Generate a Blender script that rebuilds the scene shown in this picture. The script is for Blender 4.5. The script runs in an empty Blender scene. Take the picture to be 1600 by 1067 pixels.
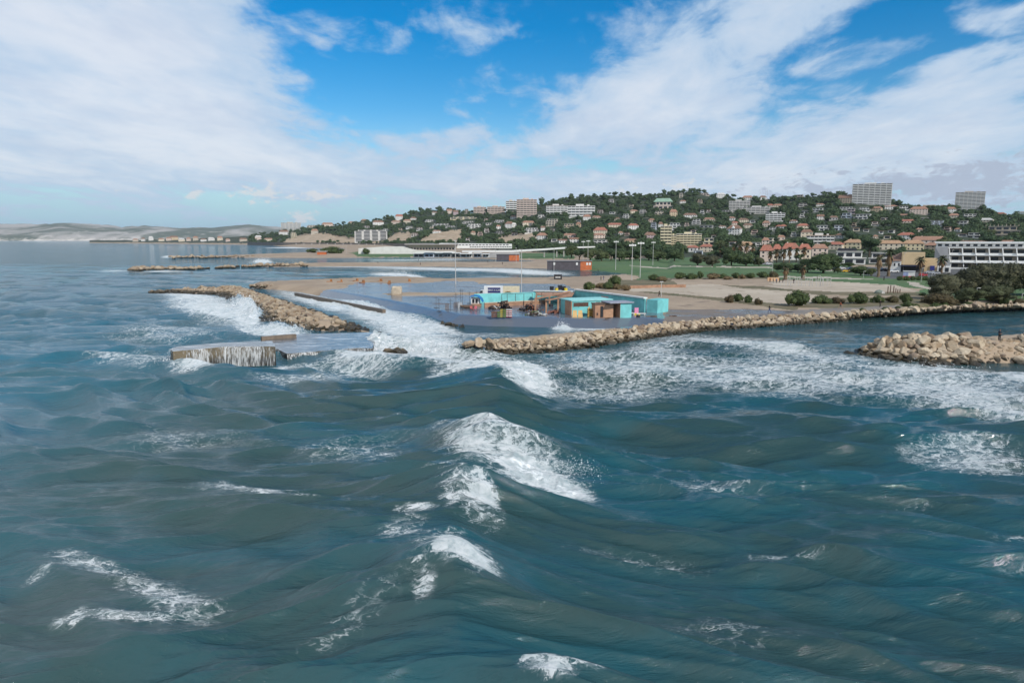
import bpy, bmesh, math, random
import numpy as np
from mathutils import Vector, Matrix
R = math.radians
rnd = random.Random(7)
# ------------------------------------------------------------------ camera, sky, sun, exposure
F, UC, VC, HOR, H = 1067.0, 800.0, 533.5, 374.0, 18.0      # pixels of the 1600 px photograph; camera height in metres
AP = math.atan((VC - HOR) / F); CA, SA = math.cos(AP), math.sin(AP)
SUN_EL, SUN_AZ = 36.0, 142.0                                # azimuth clockwise from the view direction (+Y)
SKY_STRENGTH, SUN_STRENGTH, EXPOSURE = 0.10, 3.9, 0.0
HAZE_DENSITY = 3.0e-5
scene = bpy.context.scene
COL = scene.collection
cam_data = bpy.data.cameras.new('camera'); cam = bpy.data.objects.new('camera', cam_data); COL.objects.link(cam)
cam.location = (0, 0, H); cam.rotation_euler = (math.pi / 2 - AP, 0, 0)
cam_data.sensor_width = 36; cam_data.lens = 36 * F / 1600; cam_data.clip_start = .5; cam_data.clip_end = 90000
scene.camera = cam
scene.view_settings.view_transform = 'Standard'; scene.view_settings.look = 'None'
scene.view_settings.exposure = EXPOSURE; scene.view_settings.gamma = 1; scene.view_settings.use_curve_mapping = False
scene.cycles.volume_bounces = 0; scene.cycles.max_bounces = 6; scene.cycles.diffuse_bounces = 2; scene.cycles.transparent_max_bounces = 6
scene.cycles.use_denoising = True

def dirpx(u, v):
    dx, dy = (u - UC) / F, (VC - v) / F
    return Vector((dx, CA + dy * SA, -SA + dy * CA))
def slope(v):
    d = dirpx(UC, v); return d.z / d.y
def P(u, v, z=0.):                                          # point of the ground plane z seen at pixel u, v
    d = dirpx(u, v); return Vector((0, 0, H)) + d * ((z - H) / d.z)
def PD(u, v, D):                                            # point at depth D
    d = dirpx(u, v); return Vector((0, 0, H)) + d * (D / d.y)
def proj(x, y, z):
    dz = z - H; dep = y * CA - dz * SA
    return UC + F * x / dep, VC - F * (y * SA + dz * CA) / dep

# ------------------------------------------------------------------ node helpers
class S:
    def __init__(s, t, o): s.t, s.o = t, o
    def m(s, op, *a, clamp=False):
        n = s.t.nodes.new('ShaderNodeMath'); n.operation = op; n.use_clamp = clamp
        for i, b in enumerate((s,) + a):
            if isinstance(b, S): s.t.links.new(b.o, n.inputs[i])
            else: n.inputs[i].default_value = b
        return S(s.t, n.outputs[0])
    def __add__(s, b): return s.m('ADD', b)
    __radd__ = __add__
    def __mul__(s, b): return s.m('MULTIPLY', b)
    __rmul__ = __mul__
    def __sub__(s, b): return s.m('SUBTRACT', b)
    def __rsub__(s, b): return (s * -1.) + b
    def __truediv__(s, b): return s.m('DIVIDE', b)
    def mx(s, b): return s.m('MAXIMUM', b)
    def mn(s, b): return s.m('MINIMUM', b)
    def ab(s): return s.m('ABSOLUTE')
    def pw(s, b): return s.m('POWER', b)
    def step(s, lo, hi):
        n = s.t.nodes.new('ShaderNodeMapRange'); n.interpolation_type = 'SMOOTHSTEP'
        s.t.links.new(s.o, n.inputs[0]); n.inputs[1].default_value = lo; n.inputs[2].default_value = hi
        return S(s.t, n.outputs[0])
def sep(t, sock):
    n = t.nodes.new('ShaderNodeSeparateXYZ'); t.links.new(sock, n.inputs[0]); return [S(t, o) for o in n.outputs]
def comb(t, *a):
    n = t.nodes.new('ShaderNodeCombineXYZ')
    for i, b in enumerate(a):
        if isinstance(b, S): t.links.new(b.o, n.inputs[i])
        else: n.inputs[i].default_value = b
    return n.outputs[0]
def noise(t, vec, scale=1., detail=4., rough=.55, dist=0., out=0):
    n = t.nodes.new('ShaderNodeTexNoise')
    if vec is not None: t.links.new(vec, n.inputs['Vector'])
    n.inputs['Scale'].default_value = scale; n.inputs['Detail'].default_value = detail
    n.inputs['Roughness'].default_value = rough; n.inputs['Distortion'].default_value = dist
    return S(t, n.outputs[out])
def mixc(t, fac, a, b):
    n = t.nodes.new('ShaderNodeMix'); n.data_type = 'RGBA'
    for sock, v in ((n.inputs[0], fac), (n.inputs[6], a), (n.inputs[7], b)):
        if isinstance(v, S): t.links.new(v.o, sock)
        elif isinstance(v, bpy.types.NodeSocket): t.links.new(v, sock)
        elif isinstance(v, (int, float)): sock.default_value = v
        else: sock.default_value = (*v, 1)
    return n.outputs[2]
def bump(t, h, strength=.5, dist=.1, normal=None):
    n = t.nodes.new('ShaderNodeBump'); n.inputs['Strength'].default_value = strength; n.inputs['Distance'].default_value = dist
    t.links.new(h.o, n.inputs['Height'])
    if normal is not None: t.links.new(normal, n.inputs['Normal'])
    return n.outputs[0]
def new_mat(name):
    m = bpy.data.materials.new(name); m.use_nodes = True
    return m, m.node_tree, m.node_tree.nodes['Principled BSDF']
def pos(t): return t.nodes.new('ShaderNodeNewGeometry').outputs['Position']
def objco(t): return t.nodes.new('ShaderNodeTexCoord').outputs['Object']
MATS = {}
def plain(name, col, rough=.8, var=.25, scale=1.5, metal=0., bumpy=0.):
    if name in MATS: return MATS[name]
    m, t, b = new_mat(name)
    n = noise(t, pos(t), scale, 5., .6)
    t.links.new(mixc(t, n.step(.3, .7), [c * (1 - var) for c in col], [min(1, c * (1 + var * .6)) for c in col]), b.inputs['Base Color'])
    b.inputs['Roughness'].default_value = rough; b.inputs['Metallic'].default_value = metal
    if bumpy: t.links.new(bump(t, n, .6, bumpy), b.inputs['Normal'])
    MATS[name] = m
    return m

# ------------------------------------------------------------------ world: Nishita sky and broken cloud
world = bpy.data.worlds.new('World'); scene.world = world; world.use_nodes = True
wt = world.node_tree; bg = wt.nodes['Background']
sky = wt.nodes.new('ShaderNodeTexSky'); sky.sky_type = 'NISHITA'; sky.sun_disc = False
sky.sun_elevation = R(SUN_EL); sky.sun_rotation = R(SUN_AZ); sky.air_density = 1.0; sky.dust_density = .2; sky.ozone_density = 2.0
hs = wt.nodes.new('ShaderNodeHueSaturation'); hs.inputs['Saturation'].default_value = 1.62; hs.inputs['Value'].default_value = 1.22
wt.links.new(sky.outputs[0], hs.inputs['Color'])
wx, wy, wz = sep(wt, wt.nodes.new('ShaderNodeTexCoord').outputs['Generated'])
az = wx.m('ARCTAN2', wy) * (180 / math.pi); el = wz.m('ARCSINE') * (180 / math.pi)
def ae(u, v):
    d = dirpx(u, v).normalized(); return math.degrees(math.atan2(d.x, d.y)), math.degrees(math.asin(d.z))
def half(p, q, width):                                      # signed distance (degrees/width) to the line p->q, positive on its left-hand side seen in the sky
    (a0, e0), (a1, e1) = ae(*p), ae(*q); L = math.hypot(a1 - a0, e1 - e0); nx, ny = -(e1 - e0) / L, (a1 - a0) / L
    return ((az - a0) * nx + (el - e0) * ny) * (1 / width)
def blob(u, v, ru, rv, tilt=0., k=1.):
    a0, e0 = ae(u, v); s = 57.3 / F; c, n = math.cos(R(tilt)), math.sin(R(tilt))
    A_, E_ = az - a0, el - e0
    X_, Y_ = (A_ * c + E_ * n) * (1 / (ru * s)), (E_ * c - A_ * n) * (1 / (rv * s))
    return (1. - (X_ * X_ + Y_ * Y_).m('SQRT')).mn(k) * (k if k > 1 else 1.)
zz = wz.mx(0.) + .10
cx, cy = wx / zz, wy / zz
pl = comb(wt, cx * 1.0 - cy * .15, cy * .42, 0.)
n_big = noise(wt, pl, 1.1, 9., .60, .35)
n_fine = noise(wt, comb(wt, cx * 1.0, cy * .5, 5.), 4.5, 6., .62, .4)
ae_v = comb(wt, az * .12, el * .26, 3.)
n_ae = noise(wt, ae_v, 1.0, 7., .58, .25)
left = half((500, 190), (410, -40), 7.).mn(1.).mx(half((990, 305), (480, 178), 4.5).mn(1.))
left = left.mn(half((900, 420), (980, 250), 4.)).mn((el - 2.6) * .35)
right = blob(1030, 160, 235, 95, 16, .8)
for b_ in ((1120, 90, 240, 55, 22, .6), (1340, 235, 420, 80, -4, 1.), (1190, 275, 330, 62, 0, 1.), (1200, 10, 90, 20, 8, .6), (1560, 85, 130, 22, 8, .45),
           (1530, 128, 190, 26, 6, .6), (1330, 92, 120, 22, 6, .45), (680, 222, 110, 22, 6, .5), (820, 236, 70, 14, 0, .35), (1010, 290, 330, 40, 0, .9), (540, 50, 90, 26, -6, .12), (1600, 30, 80, 22, 0, .4)):
    right = right.mx(blob(*b_))
behind = (wy * -1.).step(-.35, .1) * .25                     # the sky outside the photograph: half covered
lay = left.mx(right).mx(-.9).mx(behind - .25)
low = blob(415, 303, 34, 15, 0, 1.2).mx(blob(500, 306, 60, 9, 0, .8)).mx(blob(185, 299, 14, 8, 0, .8)).mx(blob(305, 303, 14, 7, 0, .8)).mx(blob(355, 304, 10, 6, 0, .6)).mx(blob(470, 343, 22, 12, 0, .8)).mx(blob(1330, 301, 150, 22, 0, 1.3)).mx(blob(1530, 288, 200, 36, 0, 1.5)).mx(blob(965, 300, 22, 9, 0, .8)).mx(blob(1060, 293, 30, 9, 0, .8))
dens = (lay * .45 + (n_big - .5) * 1.15 + (n_ae - .5) * .7 + (n_fine - .5) * .78 + .08)
cov = dens.step(-.07, .27)
thick = dens.step(.0, .8)
veil = (1. - (el - 4.).ab() * .16).mx(0.) * .42              # pale band above the horizon
cov = cov.mx(veil * (n_ae.step(.15, .75)))
shade = noise(wt, comb(wt, cx * .9, cy * .5, 9.), 2.6, 5., .6, .2)
cl = mixc(wt, thick, (4.6, 6.2, 8.1), (7.7, 8.2, 9.0))
cl = mixc(wt, shade.step(.42, .72) * .42, cl, (4.9, 5.9, 7.6))
n_cu = noise(wt, comb(wt, az * .50, el * .95, 1.), 1.6, 8., .60, .3)
cum = (low * .55 + (n_cu - .5) * 3.0 - .12).step(-.05, .42)
cdark = (n_cu * 2.4 - .75 + (az - 14.).step(0., 6.) * .55 - (1. - (az - 14.).step(0., 6.)) * .9 - (el - 5.2).step(-.6, 1.0) * .9)
cu_col = mixc(wt, cdark.step(.0, .8), (7.4, 7.7, 8.0), (4.3, 5.0, 6.3))
clear = mixc(wt, 1. - el.step(-.5, 10.), hs.outputs[0], (3.5, 6.3, 7.9))
skyc = mixc(wt, cov * .93, clear, cl)
skyc = mixc(wt, cum * .85, skyc, cu_col)
skyc = mixc(wt, (el * -1.).step(0., 3.), skyc, (2.0, 2.6, 3.2))
wt.links.new(skyc, bg.inputs['Color']); bg.inputs['Strength'].default_value = SKY_STRENGTH

sd = bpy.data.lights.new('sun', 'SUN'); sd.energy = SUN_STRENGTH; sd.angle = R(.5); sd.color = (1., .94, .85)
sun = bpy.data.objects.new('sun', sd); COL.objects.link(sun)
sdir = Vector((math.sin(R(SUN_AZ)) * math.cos(R(SUN_EL)), math.cos(R(SUN_AZ)) * math.cos(R(SUN_EL)), math.sin(R(SUN_EL))))
sun.rotation_euler = sdir.to_track_quat('Z', 'Y').to_euler(); sun.location = (60, -80, 90)

# ------------------------------------------------------------------ object helpers
def tag(o, label=None, cat=None, group=None, kind=None):
    if label: o['label'] = label
    if cat: o['category'] = cat
    if group: o['group'] = group
    if kind: o['kind'] = kind
    return o
def link(name, me, parent=None, loc=None):
    o = bpy.data.objects.new(name, me); COL.objects.link(o)
    if parent: o.parent = parent
    if loc is not None: o.location = loc
    return o
def thing(name, label, cat, loc=(0, 0, 0), rz=0., group=None):
    o = bpy.data.objects.new(name, None); COL.objects.link(o); o.location = loc; o.rotation_euler = (0, 0, rz); o.empty_display_size = .2
    return tag(o, label, cat, group)
def np_mesh(name, V, Q, mats=(), smooth=False):
    V = np.asarray(V, np.float32); Q = np.asarray(Q, np.int32); k = Q.shape[1]
    me = bpy.data.meshes.new(name)
    me.vertices.add(len(V)); me.vertices.foreach_set('co', V.ravel())
    me.loops.add(Q.size); me.loops.foreach_set('vertex_index', Q.ravel())
    me.polygons.add(len(Q)); me.polygons.foreach_set('loop_start', np.arange(0, Q.size, k, dtype=np.int32))
    me.update(calc_edges=True)
    me.polygons.foreach_set('use_smooth', np.full(len(Q), smooth))
    for m in mats: me.materials.append(m)
    return me
class MB:
    """collects boxes, bars, prisms; build() links them as ONE mesh object"""
    def __init__(s): s.v, s.f = [], []
    def add(s, vs, fs):
        o = len(s.v); s.v += [tuple(v) for v in vs]; s.f += [tuple(i + o for i in f) for f in fs]; return s
    def box(s, x0, x1, y0, y1, z0, z1):
        return s.add([(x0, y0, z0), (x1, y0, z0), (x1, y1, z0), (x0, y1, z0), (x0, y0, z1), (x1, y0, z1), (x1, y1, z1), (x0, y1, z1)],
                     [(3, 2, 1, 0), (4, 5, 6, 7), (0, 1, 5, 4), (1, 2, 6, 5), (2, 3, 7, 6), (3, 0, 4, 7)])
    def prism(s, pts, z0, z1):
        n = len(pts); a = sum(pts[i][0] * pts[(i + 1) % n][1] - pts[(i + 1) % n][0] * pts[i][1] for i in range(n))
        if a < 0: pts = pts[::-1]
        return s.add([(p[0], p[1], z0) for p in pts] + [(p[0], p[1], z1) for p in pts],
                     [tuple(range(n - 1, -1, -1)), tuple(range(n, 2 * n))] + [(i, (i + 1) % n, n + (i + 1) % n, n + i) for i in range(n)])
    def tube(s, a, b, r0, r1=None, n=8):
        a, b = Vector(a), Vector(b); r1 = r0 if r1 is None else r1
        q = (b - a).to_track_quat('Z', 'Y'); vs = []
        for c, r in ((a, r0), (b, r1)):
            for i in range(n):
                w = 2 * math.pi * i / n; vs.append(c + q @ Vector((math.cos(w) * r, math.sin(w) * r, 0)))
        return s.add(vs, [tuple(range(n - 1, -1, -1)), tuple(range(n, 2 * n))] + [(i, (i + 1) % n, n + (i + 1) % n, n + i) for i in range(n)])
    def profile(s, pts, y0, y1):                            # x-z outline extruded along y
        n = len(pts)
        return s.add([(p[0], y0, p[1]) for p in pts] + [(p[0], y1, p[1]) for p in pts],
                     [tuple(range(n)), tuple(range(2 * n - 1, n - 1, -1))] + [(i, n + i, n + (i + 1) % n, (i + 1) % n) for i in range(n)])
    def hip(s, w, d, z0, h, over=.4, flat=.35):
        x, y = w / 2 + over, d / 2 + over; r = max(w / 2 - d / 2 * (1 - flat), w * .12)
        s.add([(-x, -y, z0), (x, -y, z0), (x, y, z0), (-x, y, z0), (-r, 0, z0 + h), (r, 0, z0 + h), (-x, -y, z0 - .18), (x, -y, z0 - .18), (x, y, z0 - .18), (-x, y, z0 - .18)],
              [(0, 1, 5, 4), (1, 2, 5), (2, 3, 4, 5), (3, 0, 4), (9, 8, 7, 6), (6, 7, 1, 0), (7, 8, 2, 1), (8, 9, 3, 2), (9, 6, 0, 3)]); return s
    def gable(s, w, d, z0, h, over=.4, t=.2):
        x, y = w / 2 + over, d / 2 + over
        return s.add([(-x, -y, z0), (x, -y, z0), (x, y, z0), (-x, y, z0), (-x, 0, z0 + h), (x, 0, z0 + h), (-x, -y, z0 - t), (x, -y, z0 - t), (x, y, z0 - t), (-x, y, z0 - t)],
              [(0, 1, 5, 4), (2, 3, 4, 5), (1, 2, 5), (3, 0, 4), (9, 8, 7, 6), (6, 7, 1, 0), (7, 8, 2, 1), (8, 9, 3, 2), (9, 6, 0, 3)])
    def mesh(s, name, mat, smooth=False):
        me = bpy.data.meshes.new(name); me.from_pydata(s.v, [], s.f); me.update()
        me.materials.append(mat)
        if smooth: me.polygons.foreach_set('use_smooth', [True] * len(me.polygons))
        return me
    def build(s, name, mat, parent=None, smooth=False, bev=0.):
        o = link(name, s.mesh(name, mat, smooth), parent)
        if bev:
            m = o.modifiers.new('bevel', 'BEVEL'); m.width = bev; m.segments = 2; m.limit_method = 'ANGLE'
        return o
def copy_tree(o, parent=None):
    c = o.copy(); COL.objects.link(c)
    if parent: c.parent = parent
    for ch in list(o.children): copy_tree(ch, c)
    return c

# ------------------------------------------------------------------ numpy noise and distance
def _h(i, j, s):
    n = (i.astype(np.int64) * 374761393 + j.astype(np.int64) * 668265263 + s * 974711) & 0xffffffff
    n = ((n ^ (n >> 13)) * 1274126177) & 0xffffffff
    return ((n ^ (n >> 16)) & 0xffff) / 65535.0
def vnoise(x, y, s=0):
    i, j = np.floor(x), np.floor(y); fx, fy = x - i, y - j
    fx, fy = fx * fx * (3 - 2 * fx), fy * fy * (3 - 2 * fy); i, j = i.astype(np.int64), j.astype(np.int64)
    return (_h(i, j, s) * (1 - fx) + _h(i + 1, j, s) * fx) * (1 - fy) + (_h(i, j + 1, s) * (1 - fx) + _h(i + 1, j + 1, s) * fx) * fy
def fbm(x, y, o=4, s=0):
    r, a, n = 0., .5, 0.
    for k in range(o):
        r = r + a * vnoise(x * 2 ** k + 17.3 * k, y * 2 ** k - 9.1 * k, s + k); n += a; a *= .5
    return r / n
def sstep(x, a, b):
    t = np.clip((x - a) / (b - a), 0, 1); return t * t * (3 - 2 * t)
def inside(px, py, poly):
    r = np.zeros(px.shape, bool); n = len(poly)
    for k in range(n):
        (x0, y0), (x1, y1) = poly[k], poly[(k + 1) % n]
        if y0 == y1: continue
        c = ((y0 > py) != (y1 > py)) & (px < (x1 - x0) * (py - y0) / (y1 - y0) + x0); r ^= c
    return r
def sdist(px, py, poly):                                     # positive inside
    d2 = np.full(px.shape, 1e18); n = len(poly)
    for k in range(n):
        (x0, y0), (x1, y1) = poly[k], poly[(k + 1) % n]; ex, ey = x1 - x0, y1 - y0; L = ex * ex + ey * ey + 1e-9
        tt = np.clip(((px - x0) * ex + (py - y0) * ey) / L, 0, 1)
        d2 = np.minimum(d2, (px - x0 - tt * ex) ** 2 + (py - y0 - tt * ey) ** 2)
    return np.sqrt(d2) * np.where(inside(px, py, poly), 1, -1)

# ------------------------------------------------------------------ terrain: shoreline polygons (read off at sea level) and the hill
def W(pts): return [tuple(P(q[0], q[1], q[2] if len(q) > 2 else 0.)[:2]) for q in pts]   # u, v and, for a far edge seen along its top, its height
LANDS = [   # polygon, top height, beach slope
    ([(190, 378.6), (250, 380), (330, 380.8), (400, 382.3), (440, 385.2), (480, 387.3), (560, 388.4), (640, 389), (640, 377.4), (400, 377), (190, 376.6)], 6., .12),
    ([(330, 402.6), (400, 403.0), (500, 403.5), (640, 402.5), (760, 404.7), (850, 408), (1000, 409), (1000, 380), (560, 386), (500, 393.5), (400, 397), (340, 399.5)], 2., .03),
    ([(410, 417.5), (480, 416.8), (600, 416.3), (700, 417), (850, 419.8), (940, 423.5), (985, 428.5), (1050, 428), (1050, 404), (850, 407.6), (800, 409.6), (700, 410.2), (560, 410.5), (480, 411.5), (420, 413)], 1.3, .05),
    ([(385, 446), (440, 443.5), (500, 440.5), (600, 436.5), (640, 436.5), (700, 439.5), (780, 438.7), (850, 437.7), (900, 436.5), (986, 432), (1040, 424), (1050, 396), (1300, 392), (2100, 392), (2300, 478),
      (1900, 477.5), (1750, 478.5), (1600, 481), (1470, 486), (1370, 494), (1300, 500), (1250, 505), (1150, 512.5), (1080, 517), (1035, 517), (1000, 511.5), (930, 513.5), (850, 511.5), (760, 509.5), (700, 506), (650, 494),
      (600, 482), (530, 468), (470, 457), (440, 453.5), (400, 450)], 1.62, .40),
    ([(1344, 553), (1380, 559), (1450, 566), (1600, 568), (1900, 567), (2200, 560), (2200, 500, 2.6), (1900, 503, 2.6), (1600, 515.5, 2.6), (1540, 520, 2.6), (1470, 526.5, 2.5), (1400, 532, 1.8), (1356, 544, .5)], 2.8, .75),
    ([(250, 456), (300, 459.5), (345, 460.5), (374, 471), (402, 483), (414, 500), (445, 511), (480, 517), (550, 516.5), (584, 514.5, .8), (560, 504, 1.3), (500, 484.5, 1.3), (385, 448, 1.3), (330, 450, 1.2), (280, 453, .6)], 1.5, .32),
    ([(726, 542), (790, 551), (870, 548), (950, 537), (1050, 523), (1050, 515), (1000, 517), (900, 528), (800, 537), (735, 539)], 1.7, .5),
]
LANDS = [(W(p), zt, sl) for p, zt, sl in LANDS]
def lerpt(u, tab):
    return np.interp(u, [a for a, _ in tab], [b for _, b in tab])
DFOOT = [(150, 3300), (400, 2300), (450, 1950), (520, 1800), (600, 1550), (700, 1250), (800, 950), (880, 760), (1000, 660), (1100, 590), (1200, 480), (1300, 430), (1600, 400), (2200, 380)]
DTOP = [(150, 3700), (400, 2900), (450, 2700), (600, 2400), (700, 2250), (800, 1950), (900, 1850), (1100, 1700), (1250, 1450), (1350, 1280), (1600, 1150), (2200, 1100)]
VTOP = [(150, 376), (250, 374.5), (330, 372), (400, 369), (440, 364), (500, 356), (560, 350), (620, 341), (645, 333), (670, 328), (700, 328), (730, 333), (760, 334), (800, 331), (840, 320), (880, 313), (920, 307), (960, 306), (1000, 309), (1040, 303), (1080, 299),
        (1110, 306), (1150, 311), (1200, 310), (1250, 307), (1300, 303), (1330, 307), (1370, 318), (1400, 322), (1450, 326), (1500, 332), (1550, 341), (1600, 342), (1750, 350), (2200, 362)]
def sl_np(v):
    dy = (VC - v) / F; return (-SA + dy * CA) / (CA + dy * SA)
def vfoot(u):
    return VC - F * (lerpt(u, DFOOT) * SA + (2. - H) * CA) / (lerpt(u, DFOOT) * CA - (2. - H) * SA)
def hill_D(u, v):                                            # depth of the hillside seen at pixel u, v
    vf, vt, d0, d1 = vfoot(u), lerpt(u, VTOP), lerpt(u, DFOOT), lerpt(u, DTOP)
    return d0 + (d1 - d0) * np.clip((vf - v) / (vf - vt), -.05, 1.)
def ground_z(x, y):
    x, y = np.asarray(x, float), np.asarray(y, float)
    z = np.full(x.shape, -3.)
    for poly, zt, sl in LANDS:
        d = sdist(x, y, poly); z = np.maximum(z, np.clip(d * sl, -3., zt))
    u = UC + F * x / y / 1.011
    d0, d1 = lerpt(u, DFOOT), lerpt(u, DTOP); s = (y - d0) / (d1 - d0)
    vv = vfoot(u) + (lerpt(u, VTOP) - vfoot(u)) * np.clip(s, 0, 1)
    zh = H + y * sl_np(vv)
    zh = np.where(s > 1, (H + d1 * sl_np(lerpt(u, VTOP))) - (y - d1) * .12, zh) + (fbm(x / 60, y / 60, 3, 5) - .5) * 7 * sstep(s, .02, .2)
    return np.where(s > 0, np.maximum(z, np.maximum(zh, 1.)), z)
def gz(x, y): return float(ground_z(np.array([x]), np.array([y]))[0])
def G(u, v):                                                 # land point seen at pixel u, v
    d0 = float(lerpt(u, DFOOT))
    if v < float(vfoot(u)) - .2:
        D = float(hill_D(u, v)); p = PD(u, v, D); return Vector((p.x, p.y, gz(p.x, p.y)))
    a, b_ = P(u, v, 3.4), P(u, v, .25); k = np.linspace(0, 1, 120); xs, ys, zs = a.x + (b_.x - a.x) * k, a.y + (b_.y - a.y) * k, a.z + (b_.z - a.z) * k
    hit = np.nonzero(ground_z(xs, ys) >= zs)[0]; i = hit[0] if len(hit) else 119
    return Vector((xs[i], ys[i], zs[i]))

# ground materials
def ground_mat(name, c1, c2, c3=None, s=.08, rough=.95, s2=1.2, bumpd=.05):
    m, t, b = new_mat(name); p = pos(t)
    n1, n2 = noise(t, p, s, 6., .6, .3), noise(t, p, s2, 4., .6)
    c = mixc(t, (n1 * .7 + n2 * .3).step(.35, .65), c1, c2)
    if c3: c = mixc(t, noise(t, p, s * 3.1, 5., .6, .5).step(.56, .68), c, c3)
    t.links.new(c, b.inputs['Base Color']); b.inputs['Roughness'].default_value = rough
    t.links.new(bump(t, n2, .5, bumpd), b.inputs['Normal']); return m
def wet_mat(name, c1, c2, sc=(.05, .14), lo=.04, hi=.28, flood=(.42, .56)):
    m, t, b = new_mat(name); p = pos(t); x, y, z = sep(t, p)
    n = noise(t, comb(t, x * sc[0], y * sc[1], 0.), 1., 6., .6, .4); f = n.step(*flood)
    rip = noise(t, comb(t, x * 1.0, y * 1.6, 0.), .55, 5., .6, .3)
    t.links.new(mixc(t, f, c1, c2), b.inputs['Base Color'])
    b.inputs['IOR'].default_value = 1.38
    t.links.new((.75 - f * (.75 - lo)).o, b.inputs['Roughness'])
    t.links.new(bump(t, rip, .9, .11), b.inputs['Normal']); return m
M_SAND = ground_mat('beach_sand', (.28, .21, .145), (.39, .30, .21), (.21, .16, .115), .05)
M_COURT = ground_mat('pale_court_sand', (.38, .31, .23), (.48, .405, .31), (.30, .24, .17), .05)
M_LAWN = ground_mat('lawn_grass', (.052, .112, .034), (.086, .145, .046), (.12, .125, .055), .035)
M_SCRUB = ground_mat('dry_scrub', (.10, .09, .042), (.19, .15, .085), (.055, .075, .025), .12)
M_HILL = ground_mat('hillside_scrub', (.022, .036, .015), (.042, .054, .025), (.13, .11, .075), .02)
M_CLIFF = ground_mat('tan_cliff_rock', (.34, .25, .16), (.46, .36, .25), (.16, .12, .08), .05, .95, .4, 1.2)
M_ASPH = ground_mat('grey_promenade', (.15, .135, .12), (.22, .195, .17), (.28, .25, .22), .06)
M_ROAD = ground_mat('road_asphalt', (.07, .07, .072), (.11, .108, .105), None, .06)
M_PATH = ground_mat('pale_path', (.38, .33, .26), (.46, .40, .32), None, .1)
M_PLAZA = wet_mat('flooded_plaza', (.20, .155, .115), (.115, .135, .165), (.035, .10), .10, .3, (.26, .40))
M_WET = wet_mat('wet_promenade', (.20, .165, .135), (.10, .085, .075), (.06, .16), .07, .3, (.46, .60))

# the ground grid: one height field, its faces handed to beach, lawn, plaza, path, hill ...
us = np.arange(150, 2105, 1.7); tg = (us - UC) / F * 1.005
vrows = np.concatenate([np.arange(585, 520, -1.6), np.arange(520, 404, -.85)])
Dr = np.array([(H - 1.2) / -slope(v) for v in vrows]); Dr = np.concatenate([Dr, np.geomspace(Dr[-1] + 14, 4200, 150)])
DD, TT = np.meshgrid(Dr, tg, indexing='ij'); X, Y = TT * DD, DD
Z = ground_z(X, Y) + (fbm(X / 6, Y / 6, 3, 9) - .5) * .22
nr, nc = X.shape
uu, vv = proj(X, Y, 1.5)
um, vm = (uu[:-1, :-1] + uu[1:, 1:]) / 2, (vv[:-1, :-1] + vv[1:, 1:]) / 2
jit = (fbm(X[:-1, :-1] / 5, Y[:-1, :-1] / 5, 3, 3) - .5)
um, vm = um + jit * 14, vm + jit * 2.0
zm = np.maximum(np.maximum(Z[:-1, :-1], Z[1:, 1:]), np.maximum(Z[:-1, 1:], Z[1:, :-1]))
zone = np.zeros(um.shape, np.int8)                           # 0 beach
ZN = ['beach', 'sports_court', 'lawn', 'dune_scrub', 'hillside', 'cliff', 'promenade', 'road', 'path', 'flooded_plaza', 'wet_promenade']
ZM = [M_SAND, M_COURT, M_LAWN, M_SCRUB, M_HILL, M_CLIFF, M_ASPH, M_ROAD, M_PATH, M_PLAZA, M_WET]
def zpoly(k, *polys):
    for p in polys: zone[inside(um, vm, p)] = k
zpoly(2, [(925, 403), (1190, 403), (1330, 412), (1330, 424), (1480, 440), (1480, 465), (1420, 462), (1440, 452), (1300, 440), (1200, 437), (1195, 433), (1040, 436), (990, 440), (1000, 432), (925, 422), (915, 412)],
      [(780, 396), (890, 396), (900, 404), (780, 402)], [(590, 391), (650, 392), (690, 398), (640, 400), (560, 400), (545, 396)], [(1330, 424), (1480, 432), (2200, 432), (2200, 470), (1480, 470), (1440, 448), (1340, 436)])
zpoly(3, [(960, 438), (1050, 437), (1060, 448), (990, 452), (950, 452)], [(985, 452), (1080, 462), (1200, 472), (1260, 478), (1240, 486), (1180, 478), (1080, 469), (980, 458)], [(1120, 444), (1200, 449), (1300, 456), (1440, 458), (1440, 463), (1290, 462), (1160, 452)],
      [(1255, 468), (1440, 464), (1520, 474), (1600, 474), (2200, 470), (2200, 476), (1480, 479), (1300, 482), (1240, 482)], [(1050, 434), (1200, 433), (1205, 436), (1060, 437)])
zpoly(1, [(982, 456), (985, 451), (1060, 446), (1120, 445), (1160, 451), (1240, 456), (1290, 464), (1255, 478), (1200, 474), (1100, 463), (1020, 457)], [(1195, 447), (1205, 440), (1300, 440), (1400, 446), (1435, 456), (1300, 456), (1225, 452)])
zpoly(0, [(1060, 438), (1200, 437), (1205, 446), (1160, 447), (1100, 444), (1060, 445)])
zpoly(6, [(1030, 492), (1130, 489), (1250, 485), (1400, 478), (1600, 475), (2200, 473), (2200, 482), (1600, 482), (1400, 490), (1250, 504), (1120, 515), (1030, 518)])
zpoly(10, [(1040, 484), (1090, 484), (1180, 484), (1250, 487), (1200, 497), (1040, 512)])
zpoly(9, [(555, 441.5), (640, 444), (700, 440), (745, 440), (745, 444), (880, 444), (905, 456), (900, 462), (1010, 470), (1035, 486), (1040, 515), (690, 516), (560, 478), (520, 466), (470, 455), (540, 452)])
zpoly(0, [(600, 459.5), (640, 457.5), (760, 457.5), (765, 460), (700, 463), (610, 463)], [(690, 506.5), (700, 503), (800, 506), (920, 507.5), (915, 510.5), (800, 509.5)], [(745, 437), (900, 436), (890, 443), (745, 443.5)], [(905, 456), (980, 455), (1100, 468), (1200, 480), (1120, 483), (1040, 481), (1000, 468)])
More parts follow.
